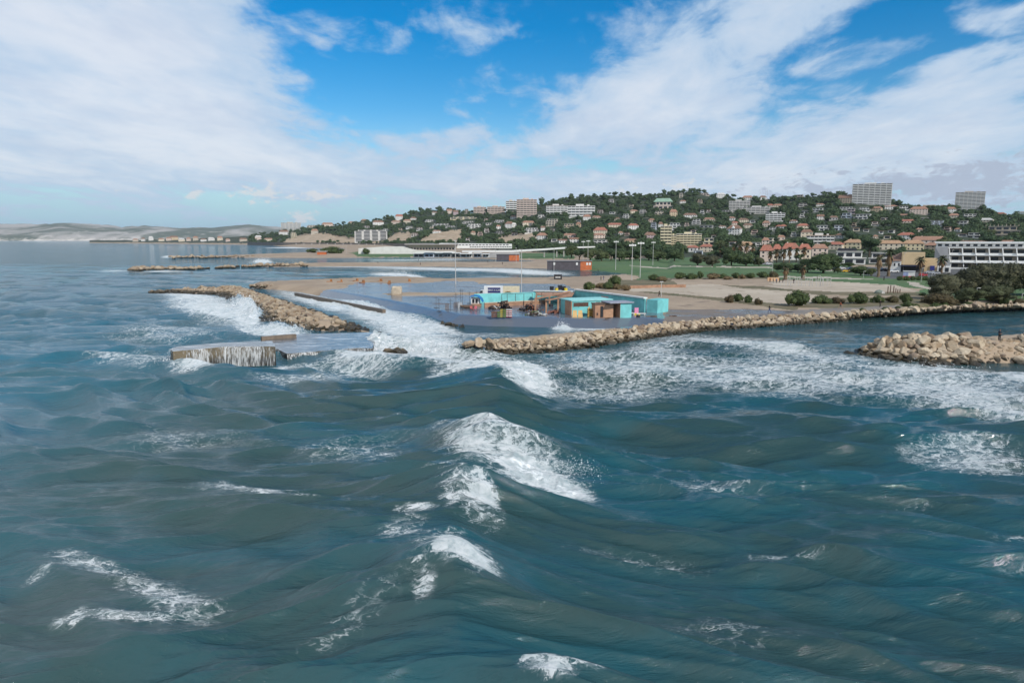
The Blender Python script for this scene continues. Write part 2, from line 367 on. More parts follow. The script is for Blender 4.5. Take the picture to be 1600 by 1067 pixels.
zpoly(8, [(985, 414.6), (1200, 417.4), (1330, 424), (1330, 425.6), (1200, 419), (985, 416)], [(1215, 432.4), (1300, 433.6), (1380, 437.5), (1300, 436), (1215, 434)], [(1414, 441), (1430, 441), (1445, 448), (1465, 452), (1450, 452.5), (1428, 448)])
zpoly(7, [(1290, 417), (1480, 419), (2200, 419), (2200, 436), (1480, 437), (1380, 436), (1330, 425), (1280, 421)], [(1180, 409), (1205, 409), (1205, 415), (1180, 413)])
d0m = lerpt(um, DFOOT); zone[(DD[:-1, :-1] > d0m)] = 4
uc_, vc_ = proj(X, Y, Z); uc_, vc_ = (uc_[:-1, :-1] + uc_[1:, 1:]) / 2 + jit * 10, (vc_[:-1, :-1] + vc_[1:, 1:]) / 2 + jit * 3
CLIFFS = [[(455, 371), (480, 365), (510, 365), (560, 372), (600, 373), (590, 380), (440, 380)], [(604, 377), (615, 366), (640, 362), (645, 377)], [(655, 378), (665, 368), (690, 362), (722, 358), (722, 378)], [(768, 380), (785, 368), (830, 362), (840, 376), (825, 381)], [(400, 388), (430, 380), (540, 382), (545, 390)]]
for p in CLIFFS: zone[(zone == 4) & inside(uc_, vc_, p)] = 5
idx = np.arange(nr * nc).reshape(nr, nc)
quads = np.stack([idx[:-1, :-1], idx[:-1, 1:], idx[1:, 1:], idx[1:, :-1]], -1)
VV = np.stack([X, Y, Z], -1).reshape(-1, 3)
for k, nm in enumerate(ZN):
    q = quads[(zone == k) & (zm > -.6)].reshape(-1, 4)
    if not len(q): continue
    used = np.unique(q); remap = np.zeros(nr * nc, np.int32); remap[used] = np.arange(len(used))
    tag(link(nm, np_mesh(nm, VV[used], remap[q], [ZM[k]], True)), kind='structure')

# ------------------------------------------------------------------ the sea
ucol = np.concatenate([np.arange(-1100, -60, 9.), np.arange(-60, 1660, 1.75), np.arange(1660, 2700, 9.)])
vr = np.concatenate([np.arange(1560, 1235, -5.), np.arange(1235, 600, -1.35), np.arange(600, 450, -1.0), np.arange(450, 380, -.7), np.arange(380, 375, -.4), [374.8, 374.55, 374.3]])
sD = np.array([-H / slope(v) for v in vr]); tcol = (ucol - UC) / F
facr = np.array([1 / dirpx(UC, v).y for v in vr])
SY, ST = np.meshgrid(sD, tcol, indexing='ij'); SX = ST * SY * facr[:, None]
SU, SV = np.meshgrid(ucol, vr); 
SY = SY.copy()
cell = np.abs(np.gradient(sD))[:, None]; cellx = sD[:, None] * np.gradient(ucol)[None, :] / F
calm = 1 - .72 * sstep(-SV, -545, -520) * sstep(SU, 380, 470) - .35 * sstep(SV, 545, 560) * 0
calm *= 1 - .35 * sstep(SU, 900, 1300) * sstep(-SV, -700, -560)
near_land = np.ones_like(SX)
sel = (SV < 590) & (SU > 150)
dmin = np.full(sel.sum(), -1e9)
for poly, zt, sl in LANDS: dmin = np.maximum(dmin, sdist(SX[sel], SY[sel], poly))
near_land[sel] = sstep(-dmin, 0, 14) * .85 + .15
amp = calm * near_land
wr = np.random.RandomState(5)
dz, dx_, dy_ = np.zeros_like(SX), np.zeros_like(SX), np.zeros_like(SX)
wx_, wy_ = SX + (fbm(SX / 30, SY / 30, 2, 21) - .5) * 14, SY + (fbm(SX / 26, SY / 26, 2, 22) - .5) * 12
gust = .55 + .9 * fbm(SX / 22, SY / 16, 3, 31)
for i in range(92):
    L = .5 * (26 / .5) ** (i / 91.) * wr.uniform(.93, 1.07)
    th = R((74 if L > 6 else 82) + wr.normal() * (13 if L > 6 else 14)); k = 2 * math.pi / L; ph = wr.uniform(0, 6.28)
    a = .0088 * L ** 1.12 * wr.uniform(.6, 1.2) * (1.25 if 5 < L < 9 else 1. if L >= 9 else 1.35 if L > 1.3 else 1.2)
    if L > 11: a *= .50
    kx, ky = math.cos(th) * k, math.sin(th) * k
    ok = sstep(L / cell, 2.2, 4.5) * sstep(L / cellx, 2, 4)
    if not ok.any(): continue
    arg = kx * wx_ + ky * wy_ + ph; aa = a * ok * (gust if L < 9 else 1.)
    s_, c_ = np.sin(arg), np.cos(arg)
    dz += aa * s_; dx_ += -aa * c_ * math.cos(th) * -.6; dy_ += aa * c_ * math.sin(th) * .6
dz, dx_, dy_ = dz * amp, dx_ * amp, dy_ * amp
# the long breaking crest that runs away from the camera, and the other breakers
foam = np.zeros_like(SX)
def mound(u, v, h, sl_, sr_, sy, lean=.5):
    global dz, dx_
    c = P(u, v, h); ddx = SX - c.x; w = np.where(ddx < 0, sl_, sr_)
    g = np.exp(-np.abs(ddx / w) ** 1.6 - ((SY - c.y) / sy) ** 2) * h
    dz += g; dx_ += g * lean; return g
xc = -2.5 + 1.2 * np.sin(SY / 9.)
rid = np.exp(-(np.abs(SX - xc) / np.where(SX < xc, 6.5, 4.)) ** 1.35) * 1.75 * sstep(SY, 22, 34) * (1 - sstep(SY, 80, 96)); dz += rid
tro = np.exp(-((SX - xc - 13) / 9.) ** 2) * -.45 * sstep(SY, 22, 34) * (1 - sstep(SY, 80, 96)); dz += tro
MG = [mound(748, 602, 1.2, 9, 6., 6.0, .6), mound(815, 694, .75, 8.5, 6.0, 3.6, .4), mound(762, 780, .45, 6, 3.6, 2.6, .5), mound(722, 884, .55, 5.5, 3.4, 2.4, .5), mound(848, 1075, .6, 2.6, 2.6, 1.6, .3)]
MG += [mound(1180, 540, .7, 16, 16, 2.0, .1), mound(1480, 583, .8, 14, 30, 2.0, .1), mound(820, 580, 1.0, 7, 6, 4, .3)]
def fb(u, v, ru, rv, k=1., tilt=0., p=2.):
    c, n = math.cos(R(tilt)), math.sin(R(tilt)); a, b = SU - u, SV - v
    q = np.abs((a * c + b * n) / ru) ** p + np.abs((b * c - a * n) / rv) ** p
    return np.exp(-q) * k
FB = [(330, 482, 70, 20, 1.0, 12), (385, 492, 26, 24, 1.15, 30), (300, 463, 60, 6, .9, 5), (430, 520, 55, 8, 1., 5), (250, 520, 120, 24, .42, 0), (200, 562, 75, 16, .55, 0), (300, 578, 40, 7, .95, 0), (450, 571, 60, 6, .8, -2), (560, 560, 60, 10, .85, -4),
      (500, 472, 70, 10, .95, 14), (590, 492, 75, 17, 1.0, 18), (640, 515, 60, 20, 1.05, 12), (660, 545, 70, 26, 1.1, 0), (760, 575, 90, 22, 1.0, 3), (600, 570, 110, 14, .66, -4), (480, 590, 120, 10, .4, 0), (590, 538, 30, 13, 1.3, 0), (815, 596, 48, 22, 1.35, 12), (720, 590, 60, 10, .75, 0),
      (1000, 575, 190, 32, .62, 2), (1250, 592, 260, 30, .62, 3), (1500, 612, 200, 34, .68, 6), (950, 612, 130, 14, .5, 0), (1180, 541, 120, 6, .9, 7), (1260, 553, 50, 5, .6, 10), (1440, 577, 110, 9, .92, 3), (1560, 640, 90, 14, .8, 8), (1480, 582, 90, 6, .9, 3), (1580, 592, 60, 8, .9, 8),
      (1150, 535, 180, 14, .48, 4), (1300, 570, 260, 26, .52, 4), (1030, 541, 90, 14, .55, -6), (1530, 712, 95, 28, .60, 4), (1450, 705, 60, 12, .5, 4), (1230, 866, 110, 6, .42, 3), (1580, 895, 40, 8, .5, 10), (1600, 840, 60, 8, .4, 0), (1400, 800, 120, 5, .3, 0),
      (400, 768, 80, 14, .72, 6), (445, 782, 50, 12, .64, 0), (300, 770, 70, 6, .38, 0), (110, 968, 44, 14, .60, -10), (240, 915, 100, 32, .43, 12), (290, 945, 80, 28, .45, 10), (130, 880, 70, 20, .50, 10), (790, 722, 120, 36, .62, 12), (735, 806, 60, 24, .55, 20), (715, 905, 80, 44, .62, 20), (200, 965, 110, 14, .50, 0), (60, 895, 50, 10, .35, -20), (610, 657, 24, 4, .7, -10), (590, 710, 60, 8, .36, 0), (480, 800, 60, 5, .35, 0),
      (612, 430, 34, 3.2, 1.1, 3), (652, 434, 34, 3, 1.1, 10), (720, 421, 150, 2.4, 1.0, 1.2), (820, 425, 70, 4, 1.1, 3), (560, 416.5, 110, 1.1, .8, 0), (780, 433, 80, 3, .4, 2), (410, 409, 14, 4, 1.2, 0), (268, 401.5, 16, 2.2, 1.1, 0), (350, 399.5, 60, .8, .4, 0), (250, 424, 60, 1.4, .9, 0), (190, 424, 40, 1.4, .7, 0), (640, 406.5, 100, .8, .8, 0), (700, 405, 60, .8, .6, 0), (400, 440, 60, 2., .4, -4),
      (450, 387.4, 40, .9, 1., 0), (210, 379.2, 40, .6, .8, 0), (470, 386.8, 30, .9, .9, 0), (60, 377.5, 30, .6, .6, 0), (880, 511, 20, 5, 1.2, 0), (930, 514, 60, 2.5, .8, 0), (760, 523, 60, 4, .55, 0), (690, 512, 40, 7, .9, 18), (1000, 513, 40, 2.5, .7, -5), (900, 518, 90, 5, .35, 0),
      (822, 738, 64, 16, 1.40, 13), (880, 756, 44, 12, 1.35, 16), (725, 716, 45, 14, .92, 20), (745, 698, 60, 14, .8, 0), (560, 700, 120, 26, .36, 0), (1100, 760, 200, 30, .3, 5), (1000, 860, 160, 20, .32, 8), (620, 850, 60, 24, .42, -20), (560, 980, 120, 30, .35, -25), (1150, 960, 200, 30, .30, 4), (300, 680, 200, 24, .33, 0), (780, 768, 46, 7, .9, 0), (690, 745, 80, 5, .3, -10), (752, 802, 28, 12, 1.0, 25), (715, 810, 30, 12, .6, 0), (650, 818, 36, 5, .6, 0), (735, 910, 46, 28, 1.0, 20), (742, 925, 30, 14, .9, 0), (690, 905, 40, 26, .62, -20), (650, 930, 30, 24, .40, -45), (660, 965, 20, 30, .5, 40), (845, 1090, 46, 24, .74, 10), (905, 1080, 40, 14, .6, 10), (1000, 660, 260, 6, .18, 0)]
for f_ in FB: foam = np.maximum(foam, fb(*f_)) + .12 * np.minimum(fb(*f_), foam)
strong = sstep(foam, .75, 1.2)
rough_ = (fbm(SX * 1.3, SY * 1.3, 4, 41) - .45) * 1.1 + (fbm(SX * .5, SY * .5, 3, 44) - .5) * .9
dz += strong * rough_ * np.clip(.25 + .45 * (SY / 60), 0, .9)
for (u, v, ru, rv, h_) in ((386, 478, 14, 5, 2.2), (398, 492, 12, 6, 2.4), (372, 470, 10, 4, 1.6), (432, 512, 20, 5, 1.3), (460, 518, 20, 4, 1.0), (640, 536, 30, 8, .9), (592, 536, 20, 9, 1.3), (700, 548, 40, 8, .8), (625, 432, 34, 4, .55), (878, 511, 9, 2.5, .55), (410, 411, 14, 2, .9), (268, 402, 8, 1.5, 1.5), (645, 498, 40, 8, .8), (560, 476, 50, 6, .8), (740, 552, 30, 6, .9)):
    dz += fb(u, v, ru, rv, h_) * (.15 + 1.5 * fbm(SX * 1.1, SY * 1.1, 4, 51))
sZ = dz; VX, VY = SX + dx_, SY + dy_
far = sstep(SY, 400, 2500); sZ = sZ * (1 - far)
nr, nc = SX.shape; idx = np.arange(nr * nc).reshape(nr, nc)
q = np.stack([idx[:-1, :-1], idx[:-1, 1:], idx[1:, 1:], idx[1:, :-1]], -1).reshape(-1, 4)
mw, t, b = new_mat('storm_sea')
at = t.nodes.new('ShaderNodeAttribute'); at.attribute_name = 'foam'; fo = S(t, at.outputs['Fac'])
p = pos(t); x, y, z = sep(t, p)
pv = comb(t, x, y, 0.)
w1 = noise(t, comb(t, x * .30 - y * .08, y * 1.25, 0.), .95, 7., .62, .30); w1 = (1. - (w1 - .5).ab() * 3.2).mx(0.).pw(1.6)
w2 = noise(t, comb(t, x * .8, y * 1.5, 4.), .16, 5., .60, .5)
w3 = noise(t, comb(t, x * .40, y * 1.3, 8.), 3.2, 6., .68, .3)
w4 = noise(t, comb(t, x * .62, y * 1.15, 12.), 1.9, 8., .74, .25)
far_ = (y - 90.) * .006
far_ = far_.mx(0.).mn(1.)
hgt = w1 * (far_ * .45 + .05) + w2 * (far_ * 1.8 + .22) + w3 * .038 + w4 * .034
cn = noise(t, comb(t, x * .02, y * .012, 0.), 1., 4., .5, .3)
shore = (y * .004 + x * -.020 - .62 + (cn - .5) * 1.2).step(0., 1.2)  # offshore water tint; its leftward lean also paints in blue sky sheen
wc = mixc(t, shore, (.025, .060, .058), (.009, .108, .168))
wc = mixc(t, (noise(t, comb(t, x * .05, y * .09, 2.), 1., 4., .55, .4)).step(.42, .66) * .8, wc, (.012, .079, .099))
l1 = noise(t, comb(t, x * .52, y * 1.1, 1.), .95, 7., .60, 1.1); l2 = noise(t, comb(t, x * .6, y * 1.1, 7.), 3.2, 5., .6, .8); l3 = noise(t, comb(t, x * .6, y * 1.1, 3.), .23, 5., .55, .4)
def vor(vec, sc):
    n = t.nodes.new('ShaderNodeTexVoronoi'); n.feature = 'DISTANCE_TO_EDGE'; n.inputs['Scale'].default_value = sc; t.links.new(vec, n.inputs['Vector']); return S(t, n.outputs['Distance'])
vx, vy = x * .62 + (l1 - .5) * 2.4, y * 1.05 + (l2 - .5) * 1.5 + (l1 - .5) * 1.4
v1, v2 = vor(comb(t, vx, vy, 0.), 1.15), vor(comb(t, vx, vy, 3.), 3.0)
lace = (1. - v1.step(.0, .20)) * .62 + (1. - v2.step(.0, .24)) * .48
val = lace * .50 + l2 * .30 + (l3 - .5) * .62 + .20
thr = 1.07 - fo * .92
msk = (val - thr).step(-.03, .20) * fo.step(.10, .30)
halo = (val - thr).step(-.30, .12) * fo.step(.15, .45) * .40
solid = (fo + (l1 - .5) * 1.3 + (l3 - .5) * .6 + (l2 - .5) * .9).step(1.0, 1.5)
msk = msk.mx(solid).mx(halo)
cap = (l3 * 1.0 + (l1 - .5) * .3 + z * .06).step(.80, .88) * .5
fc = mixc(t, (l2 * .4 + l1 * .6).step(.34, .62), (.40, .47, .49), (.78, .80, .81))
t.links.new(wc, b.inputs['Base Color']); b.inputs['Roughness'].default_value = .06; b.inputs['IOR'].default_value = 1.333; b.inputs['Specular IOR Level'].default_value = 1.0
t.links.new(bump(t, hgt, 1., 1.), b.inputs['Normal'])
d = t.nodes.new('ShaderNodeBsdfDiffuse'); t.links.new(fc, d.inputs[0]); d.inputs[1].default_value = .6
t.links.new(bump(t, l1 * .5 + l2 * .25, 1., .5), d.inputs['Normal'])
mx = t.nodes.new('ShaderNodeMixShader'); t.links.new((msk * .66).mx(solid * .95).o, mx.inputs[0]); t.links.new(b.outputs[0], mx.inputs[1]); t.links.new(d.outputs[0], mx.inputs[2])
t.links.new(mx.outputs[0], t.nodes['Material Output'].inputs[0])
me = np_mesh('sea', np.stack([VX, VY, sZ], -1).reshape(-1, 3), q, [mw], True)
fa = me.attributes.new('foam', 'FLOAT', 'POINT'); fa.data.foreach_set('value', foam.astype(np.float32).ravel())
tag(link('sea', me), kind='structure')

# ------------------------------------------------------------------ far hills across the bay, islets
m, t, b = new_mat('grey_limestone_hills'); p = pos(t); x_, y_, z_ = sep(t, p)
n1 = noise(t, p, .0011, 8., .62, .6); n2 = noise(t, p, .006, 6., .65, .4); n3 = noise(t, comb(t, x_ * .012, y_ * .012, z_ * .05), 1., 3., .7)
c = mixc(t, n1.step(.42, .60), (.075, .095, .06), (.38, .355, .32)); c = mixc(t, (n2 - (z_ * .0008)).step(.48, .62) * .8, c, (.52, .48, .43))
c = mixc(t, (z_ * -.012 + n3 * 1.6 + .12).step(.62, .9), c, (.62, .57, .50))
t.links.new(c, b.inputs['Base Color']); b.inputs['Roughness'].default_value = 1.
def hills(name, u0, u1, D0, depth, crest, amp, seed, n=260, k=26):
    tu = np.linspace(u0, u1, n); V = []
    for j in range(k):
        s = j / (k - 1.)
        D = D0 + depth * s; xx = (tu - UC) / F * D * 1.011; yy = np.full(n, float(D))
        top = H + (D0 + depth * .55) * sl_np(lerpt(tu, crest)); prof = np.sin(np.pi * min(s * .9, 1.)) ** .8 if s < .62 else np.sin(np.pi * .558) ** .8 * (1 - (s - .62) * .8)
        rg = 1 - np.abs(fbm(xx / (amp * 9), yy / (amp * 9), 5, seed) - .5) * 2
        z = top * prof * (.72 + .34 * rg) if 0 < s else np.full(n, -5.)
        V.append(np.stack([xx, yy, z], -1))
    ii = np.arange(n * k).reshape(k, n)
    q = np.stack([ii[:-1, :-1], ii[:-1, 1:], ii[1:, 1:], ii[1:, :-1]], -1).reshape(-1, 4)
    return tag(link(name, np_mesh(name, np.concatenate(V), q, [m], True)), kind='structure')
hills('hills', -420, 620, 8600, 3200, [(-420, 351), (-200, 355), (0, 350.5), (60, 351), (120, 350), (185, 352), (205, 354.5), (240, 353), (300, 355.5), (340, 357), (400, 352), (430, 355), (500, 357), (620, 362)], 60, 3)
hills('hills', 1540, 2300, 5200, 1800, [(1540, 341), (1570, 332), (1600, 329.5), (1700, 326), (1900, 330), (2300, 340)], 40, 8, 140, 20)

# ------------------------------------------------------------------ rocks
def rock_mat(name, k, lift):
  m, t, b = new_mat(name); p = pos(t); x_, y_, z_ = sep(t, p)
  oi = t.nodes.new('ShaderNodeObjectInfo'); rn = S(t, oi.outputs['Random'])
  gi = S(t, t.nodes.new('ShaderNodeNewGeometry').outputs['Random Per Island'])
  n1 = noise(t, p, .55, 7., .65, .4); n2 = noise(t, p, 2.6, 6., .7); rv = (rn + gi).m('FRACT')
  c = mixc(t, rv.step(.1, .9), (.30, .215, .135), (.47, .385, .275)); c = mixc(t, (rv * 7.3).m('FRACT').step(.72, .95), c, (.20, .145, .105))
  c = mixc(t, n1.step(.45, .68) * .6, c, (.55, .47, .36)); c = mixc(t, n2.step(.50, .66) * .5, c, (.17, .12, .08))
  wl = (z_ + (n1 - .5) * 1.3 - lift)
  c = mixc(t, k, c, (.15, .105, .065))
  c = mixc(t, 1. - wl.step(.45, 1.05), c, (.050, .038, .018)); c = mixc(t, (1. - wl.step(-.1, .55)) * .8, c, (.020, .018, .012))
  t.links.new(c, b.inputs['Base Color']); t.links.new((wl.step(.3, 1.) * .5 + .4).o, b.inputs['Roughness'])
  t.links.new(bump(t, n2 + n1 * .6, .9, .16), b.inputs['Normal']); return m
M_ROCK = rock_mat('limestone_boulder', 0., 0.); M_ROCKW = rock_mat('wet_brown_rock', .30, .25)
def ico(sub):
    bm = bmesh.new(); bmesh.ops.create_icosphere(bm, subdivisions=sub, radius=1.)
    v = np.array([x.co[:] for x in bm.verts]); bm.verts.ensure_lookup_table(); f = np.array([[q.index for q in y.verts] for y in bm.faces]); bm.free(); return v, f
ICO1, ICO2, ICO3 = ico(1), ico(2), ico(3)
def rock_v(seed, base=ICO2, cuts=17):
    r = np.random.RandomState(seed); v = base[0].copy()
    for _ in range(cuts):
        n = r.normal(size=3); n /= np.linalg.norm(n); d = r.uniform(.46, .80); e = v @ n - d; v -= np.where(e > 0, e, 0)[:, None] * n
    v *= r.uniform([.95, .8, .65], [1.6, 1.2, 1.0]); v += (fbm(v[:, 0] * 3 + seed, v[:, 1] * 3 + v[:, 2] * 2, 3, seed)[:, None] - .5) * .10
    return v
ROCKV = [rock_v(100 + i, ICO3) for i in range(10)]; ROCKS = [np_mesh('boulder', v, ICO3[1], [M_ROCK]) for v in ROCKV]
ROCKLO = [rock_v(100 + i) for i in range(10)]
def smooth_shade(me): me.polygons.foreach_set('use_smooth', [False] * len(me.polygons))
spots = []                                                   # (x, y, z, radius, where)
def try_rock(x, y, z, r, where, gap=1.15):
    for a in spots:
        if (a[0] - x) ** 2 + (a[1] - y) ** 2 + ((a[2] - z) * 1.2) ** 2 < (gap * (a[3] + r) * .5) ** 2: return
    spots.append((x, y, z, r, where))
mole, rr = LANDS[4][0], random.Random(3)
mx0, mx1 = min(a[0] for a in mole), P(1660, 560).x; my0, my1 = min(a[1] for a in mole) - 2, max(a[1] for a in mole) + 2
cand = np.array([(rr.uniform(mx0 - 2, mx1), rr.uniform(my0, my1)) for _ in range(9000)]); sdm = sdist(cand[:, 0], cand[:, 1], mole)
for (x, y), d in zip(cand, sdm):
    u, v = proj(x, y, 2.); face = v > 536 or u < 1440
    if 1544 < u < 1580 and 508 < v < 538: continue
    if -1.6 < d < (13 if face else 3.0) and not (u > 1475 and 524 < v < 537): try_rock(x, y, min(max(-.4, d * .75), 2.8) + (.12 if not 1530 < u < 1594 else -.35) + rr.uniform(-.1, .25), (rr.choice((.7, .85, 1.1, 1.35)) if not 1530 < u < 1594 else .6) * (1 if face else .8), 'mole', 1.0)
TOPB = [(722, 536), (760, 533), (830, 530), (900, 524), (1000, 510), (1050, 504), (1100, 499), (1200, 494), (1300, 489), (1400, 484), (1500, 479), (1640, 475)]
BOTB = [(722, 546), (735, 549), (800, 556), (870, 552), (950, 540), (1050, 526), (1100, 519), (1150, 516), (1250, 508), (1300, 504), (1370, 496), (1470, 488), (1640, 482)]
for _ in range(9000):
    u = 722 + 918 * rr.random() ** .8; w = rr.random(); vt, vb = float(lerpt(u, TOPB)), float(lerpt(u, BOTB))
    z = 1.9 - 2.1 * w; p = P(u, vt + (vb - vt) * w, z); try_rock(p.x, p.y, z, rr.choice((.5, .65, .85, 1.05)), 'breakwater', 1.0)
n_big = len(spots)
jet = LANDS[5][0]; jx = [a[0] for a in jet]; jy = [a[1] for a in jet]
cand = np.array([(rr.uniform(min(jx) - 2, max(jx) + 2), rr.uniform(min(jy) - 2, max(jy) + 2)) for _ in range(9000)]); sdm = sdist(cand[:, 0], cand[:, 1], jet)
js = []
for (x, y), d in zip(cand, sdm):
    if -1.5 < d < 14: js.append((x, y, min(max(-.5, d * .32), 1.5) + rr.uniform(-.2, .3), rr.uniform(.5, 1.1), 'jetty'))
for pl_, zz_, r0, r1, n in (([(205, 421), (225, 419.5), (300, 419.5), (400, 415), (480, 413.5)], .8, 1.6, 2.8, 150), ([(265, 402), (300, 401.5), (340, 401.8), (400, 400)], .8, 1.8, 3.0, 60), ([(232, 456), (260, 455), (290, 454)], .5, .7, 1.2, 40), ([(603, 552), (616, 546), (632, 551)], .4, .5, 1.1, 14), ([(690, 504), (712, 507), (735, 508)], .5, .4, .8, 8)):
    for _ in range(n):
        k = rr.uniform(0, len(pl_) - 1.001); i = int(k); f_ = k - i; p = P(pl_[i][0] * (1 - f_) + pl_[i + 1][0] * f_, pl_[i][1] * (1 - f_) + pl_[i + 1][1] * f_ + rr.gauss(0, .5), zz_)
        js.append((p.x, p.y, rr.uniform(0, zz_), rr.uniform(r0, r1), 'jetty'))
for _ in range(420):                                         # the plank-sided dike beyond the jetty
    k = rr.random(); p = P(390 + 250 * k, 447 - 11.5 * k + rr.gauss(0, .6), 1.); js.append((p.x, p.y, rr.uniform(.6, 1.2), rr.uniform(.4, .8), 'jetty'))
vis = sorted([s for s in spots if s[1] > 0], key=lambda s: -s[3] / s[1])
RL = {'mole': ('pale tan limestone boulder piled on the rock mole with the lone standing man', 'boulders of the rock mole'), 'breakwater': ('ochre limestone boulder in the long rock bank below the turquoise beach club', 'boulders of the rock bank')}
for i, (x, y, z, r, where) in enumerate(vis[:290]):
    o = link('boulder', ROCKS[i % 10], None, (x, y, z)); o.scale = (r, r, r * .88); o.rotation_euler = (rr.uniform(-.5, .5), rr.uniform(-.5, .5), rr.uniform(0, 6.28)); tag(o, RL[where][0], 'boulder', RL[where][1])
def merge(name, items, base, lib, mat, label=None, cat=None):
    V, Fc, n = [], [], len(base[0])
    for i, (x, y, z, r, _) in enumerate(items):
        w = rr.uniform(0, 6.28); c_, s_ = math.cos(w), math.sin(w); q = lib[i % len(lib)] * r
        V.append(np.stack([q[:, 0] * c_ - q[:, 1] * s_ + x, q[:, 0] * s_ + q[:, 1] * c_ + y, q[:, 2] + z], -1)); Fc.append(base[1] + i * n)
    return tag(link(name, np_mesh(name, np.concatenate(V), np.concatenate(Fc), [mat])), label, cat, kind='stuff')
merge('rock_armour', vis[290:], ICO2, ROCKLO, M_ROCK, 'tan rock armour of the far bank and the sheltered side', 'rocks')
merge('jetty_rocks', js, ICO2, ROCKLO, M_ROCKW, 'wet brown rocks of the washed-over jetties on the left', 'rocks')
stone = link('standing_stone', np_mesh('standing_stone', np.sign(ICO3[0]) * np.abs(ICO3[0]) ** .45 * np.array([1.75, 1.5, 1.75]) * (1 + (fbm(ICO3[0][:, 0] * 2 + 9, ICO3[0][:, 2] * 2 + ICO3[0][:, 1], 4, 6)[:, None] - .5) * .28), ICO3[1], [plain('pale_standing_stone', (.44, .37, .28), .95, .3, .8, 0, .2)]), None, G(620, 461) + Vector((0, 0, 1.2)))
stone.scale = (.92, .9, .86); tag(stone, 'big squarish pale stone block standing alone in the flooded beach', 'stone')

# ------------------------------------------------------------------ the washed-over concrete quay
m, t, b = new_mat('wet_quay_concrete'); p = pos(t); x_, y_, z_ = sep(t, p)
n = noise(t, comb(t, x_ * .9, y_ * .9, z_ * .25), 1., 5., .6); up = S(t, sep(t, t.nodes.new('ShaderNodeNewGeometry').outputs['Normal'])[2].o)
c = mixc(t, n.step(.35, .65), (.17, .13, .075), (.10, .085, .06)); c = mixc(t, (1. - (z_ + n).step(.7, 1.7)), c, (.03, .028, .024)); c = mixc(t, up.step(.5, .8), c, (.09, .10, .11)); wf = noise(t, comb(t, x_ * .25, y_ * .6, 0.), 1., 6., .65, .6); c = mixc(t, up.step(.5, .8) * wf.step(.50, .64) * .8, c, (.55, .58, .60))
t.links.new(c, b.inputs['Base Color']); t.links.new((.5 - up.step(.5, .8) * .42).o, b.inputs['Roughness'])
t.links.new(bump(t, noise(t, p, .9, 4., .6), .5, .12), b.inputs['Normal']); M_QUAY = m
m, t, b = new_mat('falling_water'); oc = objco(t); x_, y_, z_ = sep(t, pos(t))
st = noise(t, comb(t, x_ * 4.2, y_ * 4.2, z_ * .30), 1.4, 6., .65, .2); st2 = noise(t, comb(t, x_ * .35, y_ * .35, 0.), 1., 3., .5)
a_ = (st * .9 + (st2 - .5) * .6).step(.36, .60) * .62
t.links.new(a_.o, b.inputs['Alpha']); b.inputs['Base Color'].default_value = (.72, .74, .74, 1); b.inputs['Roughness'].default_value = .5
M_FALL = m
def quay_block(front, back, z, skip=0):
    pf, pb = [P(u, v, z) for u, v in front], [P(u, v, z) for u, v in back]
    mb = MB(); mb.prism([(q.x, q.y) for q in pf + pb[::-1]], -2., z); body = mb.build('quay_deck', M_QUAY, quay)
    fall = []
    for a, c in zip(pf[:-1], pf[1:]):                        # a curtain of water arching off each front edge
        n = max(2, int((c - a).length / .35)); d = (c - a); nrm = Vector((d.y, -d.x, 0)).normalized(); V, Fq = [], []
        for i in range(n + 1):
            q = a.lerp(c, i / n); wob = .05 * math.sin(i * 1.7) + .05 * math.sin(i * .61)
            for j in range(8):
                s_ = j / 7; o_ = q + nrm * (.02 + .55 * s_ ** .55 + wob * s_); V.append((o_.x, o_.y, z + .03 - (z + .6) * s_ ** 1.6))
        Fq = [(i * 8 + j, i * 8 + j + 1, (i + 1) * 8 + j + 1, (i + 1) * 8 + j) for i in range(n) for j in range(7)]
        link('water_curtain', np_mesh('water_curtain', V, Fq, [M_FALL], True), quay)
quay = thing('concrete_quay', 'low concrete quay with seawater pouring off its front edge', 'quay')
quay_block([(266, 545), (270, 549), (352, 541.5), (430, 541)], [(278, 541), (345, 535.5), (425, 532.5)], 2.3)
quay_block([(424, 540), (448, 552.5), (560, 543.5), (582, 544.5)], [(409, 527), (470, 522), (590, 519)], .7)
for u0, v0, u1, v1 in ((408, 525, 462, 521), (462, 455.5, 530, 468), (530, 468, 600, 481), (470, 449, 600, 441)):
    a, c = P(u0, v0, 1.4), P(u1, v1, 1.4); d = (c - a).normalized(); nn = Vector((-d.y, d.x, 0)) * .45
    MB().prism([(q.x, q.y) for q in (a - nn, c - nn, c + nn, a + nn)], -1., 1.0 if u0 != 408 else 1.3).build('kerb_wall', plain('brown_wet_concrete', (.17, .13, .095), .6), quay)

